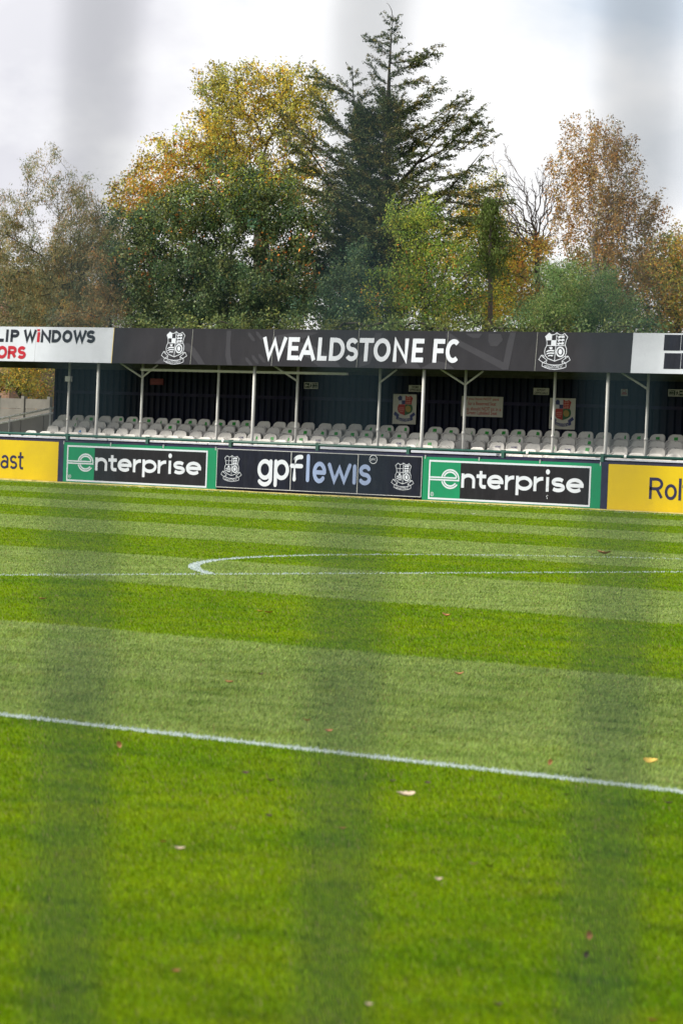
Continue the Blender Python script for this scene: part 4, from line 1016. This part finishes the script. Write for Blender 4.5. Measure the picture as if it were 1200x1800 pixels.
# yellow tree behind right of conifer
tree('lime_tree', 'yellow green tree behind the right side of the conifer', 850, 86,
     [(860, 400, 55, 60, 2, 0), (900, 470, 60, 60, 2, 0), (830, 350, 35, 45, 1.5, 0, .7), (855, 340, 40, 40, 1.5, 0, .8), (800, 420, 60, 60, 2, 0), (880, 540, 70, 45, 2, 0), (930, 430, 35, 30, 1.3, 0, .8)],
     [((.28, .26, .03), .7), ((.16, .18, .03), .6), ((.42, .24, .03), .4), ((.08, .09, .03), .35)], 28, .075, .18, dens=5.5, trunk_r=.16, seed=6.1)
tree('orange_shrub', 'orange leaved bush below the bare twigs, left of the birch', 935, 82,
     [(935, 440, 40, 25, 1.3, 0), (960, 430, 32, 24, 1.2, 0), (920, 500, 34, 40, 1.4, 0), (900, 450, 28, 28, 1.2, 0, .8)],
     [((.38, .21, .04), .5), ((.42, .30, .06), .6), ((.17, .16, .05), .5), ((.24, .10, .04), .3)], 22, .075, .15, dens=6.5, trunk_r=.09, seed=6.7)
# bare twigs
tree('bare_tree', 'leafless grey twiggy tree against the sky between the conifer and the birch', 950, 84,
     [(905, 380, 50, 80, 2, 0), (880, 300, 22, 55, 1.2, 0), (975, 340, 32, 60, 1.5, 0), (940, 430, 45, 60, 2, 0), (955, 330, 30, 45, 1.2, 0), (862, 330, 18, 50, 1, 0)],
     [], 0, .05, .1, dens=34, bark=M_twig, trunk_r=.09, tipr=.0055, seed=7, pr_exp=.42, pw=.75)
# birch
tree('birch_tree', 'tall drooping silver birch with rusty orange leaves at the right', 1050, 80,
     [(1035, 235, 62, 42, 2, 0), (1000, 300, 42, 75, 2, 0), (1065, 320, 72, 85, 2.3, 0), (1120, 400, 60, 70, 2.2, 0), (1040, 400, 65, 80, 2.2, 0, .8), (1150, 370, 32, 45, 1.5, 0, .7), (1080, 250, 50, 50, 1.8, 0), (985, 395, 26, 65, 1.3, 0, .7), (1120, 300, 26, 36, 1.3, 0, .7), (1100, 470, 90, 60, 2.2, 0)],
     [((.26, .145, .05), .7), ((.18, .11, .045), .5), ((.30, .21, .07), .5), ((.11, .085, .04), .5), ((.17, .17, .05), lambda k: .5 * Zz(.5, .0)(k))],
     20, .064, .09, dens=10.5, bark=M_birch, trunk_r=.12, tipr=.0045, hang=.26, seed=8.2, hole=.36, rmax=.10, leafy=.95, trunk_top=(1045, 420))
tree('cherry_tree', 'orange and green leaved tree at the right edge, behind the willow bush', 1185, 79,
     [(1180, 450, 42, 45, 1.8, 0), (1160, 500, 60, 50, 2, 0), (1200, 530, 60, 60, 2, 0), (1145, 560, 60, 30, 2, 0), (1215, 420, 30, 50, 1.5, 0)],
     [((.24, .19, .04), .7), ((.24, .13, .04), .35), ((.12, .14, .05), .7), ((.15, .10, .05), .45)], 28, .07, .15, dens=7.5, trunk_r=.12, seed=9.4)
# round green bush
tree('willow_bush', 'rounded dense mid green bush with feathery leaves, above right of the dark fascia', 1010, 75,
     [(1010, 510, 80, 62, 2.3, 0), (950, 545, 50, 42, 1.8, 0), (1075, 540, 52, 48, 1.8, 0), (1000, 560, 110, 40, 2.3, 0), (990, 470, 40, 26, 1.2, 0)],
     [((.095, .15, .045), .8), ((.15, .20, .07), .5), ((.055, .095, .035), .4), ((.20, .22, .09), .2)],
     60, .062, .16, dens=8, trunk_r=.10, seed=10.2, aspect=.32, droop=.5)
# left willow
tree('willow_tree', 'open olive brown willow with upright sprays against the sky at the left', 110, 82,
     [(90, 340, 58, 50, 2, 0, .3), (60, 300, 26, 42, 1.4, 0, .3), (130, 360, 46, 56, 2, 0, .35), (20, 390, 40, 70, 2, 0, .6), (150, 430, 70, 60, 2.3, 0), (80, 470, 85, 60, 2.3, 0), (40, 540, 90, 55, 2.3, 0), (150, 530, 85, 60, 2.5, 0), (180, 385, 36, 40, 1.5, 0, .7), (205, 430, 40, 50, 1.8, 0, .8), (-30, 420, 50, 100, 2, 0, .7), (90, 275, 22, 38, 1.2, 0, .35), (50, 275, 14, 34, 1, 0, .35), (125, 300, 14, 38, 1, 0, .35), (155, 330, 14, 34, 1, 0, .35)],
     [((.17, .155, .07), .7), ((.24, .20, .09), .4), ((.12, .12, .06), .6), ((.26, .13, .04), .15), ((.15, .16, .09), lambda k: .6 * Zz(.6, .1)(k))],
     26, .085, .13, dens=11, trunk_r=.12, tipr=.0048, pw=.6, seed=11.4, aspect=.26, hole=.28, droop=-1.2)
tree('buddleia_bush', 'tan leaved bush between the willow and the holm oak, just above the white fascia sign', 200, 77,
     [(180, 500, 50, 60, 1.8, 0), (215, 550, 40, 30, 1.5, 0), (130, 560, 60, 22, 1.5, 0)],
     [((.20, .155, .075), .7), ((.12, .11, .055), .6), ((.28, .22, .11), .2), ((.32, .13, .03), .12)], 34, .085, .15, dens=6, trunk_r=.08, seed=12.4, aspect=.28)
tree('hedge_bush', 'yellow green hedge bush behind the concrete fence under the left end of the roof', 40, 76,
     [(20, 665, 60, 42, 1.5, 0), (75, 670, 40, 42, 1.5, 0), (-50, 670, 60, 42, 1.5, 0), (50, 620, 70, 30, 1.5, 0)],
     [((.22, .20, .04), .6), ((.34, .25, .05), .4), ((.09, .10, .04), .6), ((.38, .17, .03), .2)], 34, .085, .15, dens=8, trunk_r=.07, seed=13.1, aspect=.35)
# lower understorey hedge just behind the stand
tree('laurel_hedge', 'low dark green hedge line showing just above the fascia top', 560, 73.5,
     [(x, 575, 52, 24, 1.0, 0) for x in range(240, 1160, 60)],
     [((.10, .13, .04), .6), ((.16, .19, .06), .35), ((.05, .07, .03), .5), ((.32, .15, .03), lambda k: .4 * Kk(.7, .9)(k))], 30, .07, .14, dens=8, trunk_r=.06, seed=14.4, leafm=M_leafG, cat='hedge', group=None)
# tall yellow-green backing trees that close the gaps low down
tree('ash_tree', 'dull brown green tree filling the gap low behind the other trees', 420, 92,
     [(x, 515, 70, 85, 1.5, 0, 1.1) for x in range(20, 1230, 75)] + [(x, 450, 55, 50, 1.2, 0, .9) for x in (190, 560, 600, 850, 905, 1100, 1180)],
     [((.10, .10, .04), .7), ((.16, .13, .05), .4), ((.06, .07, .03), .6)], 26, .12, .25, dens=2.4, trunk_r=.15, seed=15.4, cat='tree')

# conifer ------------------------------------------------------
def conifer():
    Y = 80.; b = P(690, 700, Y); off = np.array([b[0], b[1], 0.])
    root = empty('conifer_tree', off, 'tall dark spreading conifer with thin pointed leader and upswept branches, centre of tree line', 'tree', 'trees behind the stand')
    A, B, RA, RB = [], [], [], []; LC, LD, LS, LK = [], [], [], []
    D0 = float((P(680, 300, Y) - CC) @ Fv); m1 = D0 / FPX
    def pt(x, y, dp=0.): return P(x, y, Y) + FH * dp
    def seg(a, c, r0, r1): A.append(a - off); B.append(c - off); RA.append(r0); RB.append(r1)
    def spray(a, c, r0, dens=1., fat=1.):
        L = np.linalg.norm(c - a); n = max(3, int(L / .22)); d = (c - a) / L
        perp = np.cross(d, [0, 0, 1.]); perp /= np.linalg.norm(perp) + 1e-6
        sag = NR.uniform(.03, .10) * L; pts = []
        for i in range(n + 1):
            t = i / n; z = -sag * math.sin(pi * t) * 1.0 + .05 * L * t * t
            pts.append(a + (c - a) * t + np.array([0, 0, z]) + NR.normal(size=3) * .02)
        for i in range(n): seg(pts[i], pts[i + 1], max(.006, r0 * (1 - i / n * .85)), max(.005, r0 * (1 - (i + 1) / n * .85)))
        for i in range(n + 1):
            t = i / n
            if t < .12 and L > 1: continue
            tw = fat * (.10 + .36 * math.sin(pi * min(1, (t * .88 + .12))) ** .8) * min(1, L / 2.2 + .25)
            for sd_ in (-1, 1):
                for q in range(2):
                    if NR.uniform() > dens: continue
                    dirv = d * NR.uniform(.5, 1.) + perp * sd_ * NR.uniform(.3, 1.) + np.array([0, 0, NR.uniform(-.55, .25)]); dirv /= np.linalg.norm(dirv)
                    ll = tw * NR.uniform(.6, 1.3); p0 = pts[i] + d * NR.uniform(-.1, .1); p1 = p0 + dirv * ll
                    seg(p0, p1, .006, .003)
                    k = max(4, int(ll / .0125)); u = NR.uniform(.05, 1.08, k)[:, None]
                    C = p0 + (p1 - p0) * u + NR.normal(size=(k, 3)) * np.array([.030, .030, .028])
                    LC.append(C); LD.append(np.tile(dirv, (k, 1)) + NR.normal(size=(k, 3)) * .35); LS.append(NR.uniform(.045, .095, k)); LK.append(np.full(k, NR.uniform()))
    # leader
    tk = [(692, 700, .27), (690, 560, .25), (684, 450, .22), (676, 400, .19), (679, 330, .15), (680, 250, .11), (682, 180, .075), (684, 120, .036), (687, 70, .021), (690, 35, .012), (688, 18, .011), (683, 8, .007), (679, 5, .004)]
    pts = [(pt(x, y), r) for x, y, r in tk]; TA = []
    trk = ([], [], [], [])
    for (a, r0), (c, r1) in zip(pts[:-1], pts[1:]): trk[0].append(a - off); trk[1].append(c - off); trk[2].append(r0); trk[3].append(r1)
    # second leader and other big limbs
    limb2 = [(676, 400, .10), (660, 365, .08), (640, 320, .065), (630, 270, .05), (624, 200, .032), (620, 150, .018), (619, 122, .012)]
    limb3 = [(678, 345, .07), (705, 318, .055), (735, 285, .04), (765, 245, .022), (800, 210, .007)]
    limb4 = [(684, 430, .08), (650, 395, .065), (610, 360, .05), (575, 310, .03), (540, 262, .018), (508, 226, .006)]
    limb5 = [(684, 420, .07), (730, 380, .055), (780, 340, .035), (820, 300, .02), (850, 262, .006)]
    for lb in (limb2, limb3, limb4, limb5):
        q = [(pt(x, y, .35 * i * NR.uniform(-.5, .5)), r) for i, (x, y, r) in enumerate(lb)]
        for (a, r0), (c, r1) in zip(q[:-1], q[1:]): trk[0].append(a - off); trk[1].append(c - off); trk[2].append(r0); trk[3].append(r1)
    # traced branches of the outline
    TR = [(690, 34, 680, 26, .45), (690, 36, 700, 30, .4), (688, 70, 672, 58, .7), (687, 74, 704, 66, .7), (685, 90, 668, 78, .8), (684, 105, 700, 98, .9), (684, 120, 664, 108, .8), (683, 160, 664, 150, .9), (682, 195, 706, 182, .9), (681, 215, 658, 190, .9), (688, 45, 672, 28, .5), (690, 55, 697, 33, .4), (688, 52, 662, 64, .8), (687, 62, 702, 46, .6), (686, 80, 642, 66, 1), (685, 95, 646, 66, 1), (685, 100, 716, 82, 1.), (684, 112, 766, 84, 1.2), (684, 128, 745, 104, 1), (683, 118, 652, 98, 1.), (683, 150, 645, 108, 1.1), (683, 150, 748, 138, 1.),
          (682, 210, 774, 142, 1.3), (682, 172, 655, 140, 1), (680, 240, 815, 172, 1.4), (690, 215, 740, 175, 1), (681, 285, 828, 178, 1.4), (735, 285, 845, 195, 1.3), (765, 260, 842, 200, 1.2), (800, 265, 862, 218, .8), (830, 262, 878, 238, .5), (680, 180, 705, 150, .9), (683, 75, 696, 62, .8), (684, 140, 700, 122, .9),
          (622, 170, 548, 126, 1.2), (622, 180, 580, 140, 1.1), (620, 160, 600, 138, 1.), (620, 150, 640, 140, .9), (630, 250, 552, 170, 1.3), (640, 310, 500, 212, 1.3), (625, 200, 648, 160, 1), (628, 240, 570, 200, 1.2), (600, 340, 512, 250, 1.3), (575, 310, 505, 290, 1.2), (610, 350, 530, 330, 1.2), (632, 280, 560, 250, 1.2),
          (680, 300, 640, 230, 1.), (680, 260, 655, 200, 1), (680, 230, 710, 200, 1), (620, 130, 612, 118, .6), (620, 136, 628, 124, .6), (705, 318, 790, 268, 1.3), (735, 320, 850, 285, 1.3), (780, 340, 880, 320, 1.3), (780, 350, 900, 355, 1.1), (730, 380, 860, 385, 1.2), (720, 350, 800, 330, 1.3), (700, 380, 780, 400, 1.2)]
    for x0, y0, x1, y1, s_ in TR:
        L = math.hypot(x1 - x0, y1 - y0)
        spray(pt(x0, y0), pt(x1, y1, NR.uniform(-.25, .25) * L * m1), max(.010, .0003 * L), 1, s_ * .95)
        if L > 60:    # side shoots off the long limbs
            for t in (.45, .62, .8):
                xx, yy = x0 + (x1 - x0) * t, y0 + (y1 - y0) * t; l2 = L * NR.uniform(.22, .34)
                spray(pt(xx, yy), pt(xx + math.copysign(l2, x1 - x0) * .9, yy + NR.uniform(-.35, .25) * l2, NR.uniform(-.5, .5) * l2 * m1), .009, 1, .7)
    # fill branches all round the trunk
    for k in range(290):
        y = NR.uniform(160, 500); t = (y - 160) / 340; reach = (24 + 140 * min(1, t * 1.5)) * NR.uniform(.45, 1.0)
        az = NR.uniform(0, 2 * pi); x0 = 680 if NR.uniform() < .55 else 636 - max(0, (200 - y)) * .1
        if x0 < 660: reach *= .62; 
        a = pt(x0 + NR.uniform(-5, 5), y + 25); dx = cos(az) * reach; dd_ = sin(az) * reach * m1
        c = pt(x0 + dx, y - reach * NR.uniform(.0, .42), dd_)
        spray(a, c, .02, .9, 1.)
    T = branches_mesh('trunk', *trk, M_bark, root, 8)
    branches_mesh('limbs', A, B, RA, RB, M_bark, root, 4)
    C = np.concatenate(LC) - off; D = np.concatenate(LD); S = np.concatenate(LS); K = np.concatenate(LK)
    base = np.where(K[:, None] < .55, np.array([[.058, .082, .030]]), np.where(K[:, None] < .8, np.array([[.100, .115, .035]]), np.array([[.17, .145, .045]])))
    col = base * 1.35 * NR.uniform(.7, 1.35, (len(C), 1))
    leaves_mesh('foliage', C, col, S, M_need, root, .42, .2, 0, D / np.linalg.norm(D, axis=1, keepdims=True))
    return len(C)
conifer()
def spruce():
    Y = 77.; b = P(861, 700, Y); off = np.array([b[0], b[1], 0.])
    root = empty('spruce_tree', off, 'slender drooping spruce with a bare grey lower trunk, between the hazel and the willow bush', 'tree', 'trees behind the stand')
    A, B, RA, RB = [], [], [], []; C, D, S = [], [], []
    pts = [P(861, y, Y) for y in (700, 560, 470, 400, 350)]; rr = [.085, .075, .06, .035, .01]
    for i in range(4): A.append(pts[i] - off); B.append(pts[i + 1] - off); RA.append(rr[i]); RB.append(rr[i + 1])
    branches_mesh('trunk', A, B, RA, RB, M_twig, root, 8)
    A, B, RA, RB = [], [], [], []
    for y in np.arange(352, 480, 6.5):
        for q in range(4):
            az = NR.uniform(0, 2 * pi); L = (.15 + .75 * min(1, (y - 345) / 95)) * NR.uniform(.5, 1.15) * (1 if y < 440 else .5)
            a = P(861, y, Y); d = np.array([cos(az), sin(az), .05]); prev = a
            if y > 450 and NR.uniform() < .45: continue
            for i in range(1, 6):
                t = i / 5; p = a + d * L * t + np.array([0, 0, -.22 * L * math.sin(pi * t * .8)]); A.append(prev - off); B.append(p - off); RA.append(.012); RB.append(.007); prev = p
                k = 16; h_ = NR.exponential(.11, (k, 1)); cc = p + NR.normal(size=(k, 3)) * .06; cc[:, 2:] -= h_; C.append(cc); D.append(np.tile([0, 0, -1.], (k, 1))); S.append(NR.uniform(.06, .11, k))
    branches_mesh('limbs', A, B, RA, RB, M_bark, root, 4)
    C = np.concatenate(C) - off; col = np.array([[.09, .14, .03]]) * NR.uniform(.5, 1.8, (len(C), 1)) + np.array([[.02, 0, 0]]) * NR.uniform(0, 1, (len(C), 1))
    leaves_mesh('foliage', C, col, np.concatenate(S), M_need, root, .35, .2, 0, np.concatenate(D))
spruce()

# far house gable at the left edge
h0 = P(-260, 700, 120); h1 = P(44, 700, 120); zr = P(-20, 462, 120)[2]; ze = P(40, 497, 120)[2]
hs = empty('far_house', ((h0[0] + h1[0]) / 2, 120, 0), 'brown tiled house roof showing behind the willow at the left edge', 'house')
W2 = (h1[0] - h0[0]) / 2
MB().box(-W2 + .4, W2 - .6, -.5, 6.6, 0, ze - .1).build('wall', M_brick, hs)
MB().pts([(-W2, -1, ze), (W2, -1, ze), (W2, 7, ze), (-W2, 7, ze), (-W2 * .35, 3, zr), (W2 * .25, 3, zr)], [(0, 1, 5, 4), (1, 2, 5), (2, 3, 4, 5), (3, 0, 4), (3, 2, 1, 0)]).build('roof', M_tile, hs)

# ---------------------------------------------------------------- wire mesh fence right in front of the lens
DW = .46; s1 = 470 * DW / FPX
fo = CC + FH * DW
wf_ = empty('wire_mesh_fence', (fo[0], fo[1], 0), 'dark green welded wire mesh fence close to the camera, far out of focus', 'fence')
wf_.rotation_euler = (0, 0, YAW)
def fx_of(px_, py_):      # photo pixel on the fence plane -> local x, z
    d = ray(px_, py_); p = CC + d * (DW / (d @ FH)); return float((p - CC) @ Rv), float(p[2])
xm = fx_of(618, 900)[0]
for i in range(-14, 15):
    x = xm + i * s1
    MB().tube((x, 0, .04), (x, 0, 1.78), .0016, 8).build('vertical_wire', M_wire, wf_, True)
zh = fx_of(600, 1225)[1]; sp = 705 * DW / FPX
k = -8
while zh + k * sp * 1.0 < 1.78:
    z = zh + k * sp
    if z > .04: MB().tube((xm - 15 * s1, .0045, z), (xm + 15 * s1, .0045, z), .0009, 8).build('horizontal_wire', M_wire, wf_, True)
    k += 1
for s_ in (-1, 1): MB().box(xm + s_ * 15 * s1 - .03, xm + s_ * 15 * s1 + .03, -.03, .03, -.1, 1.84).build('fence_post', M_wire, wf_)
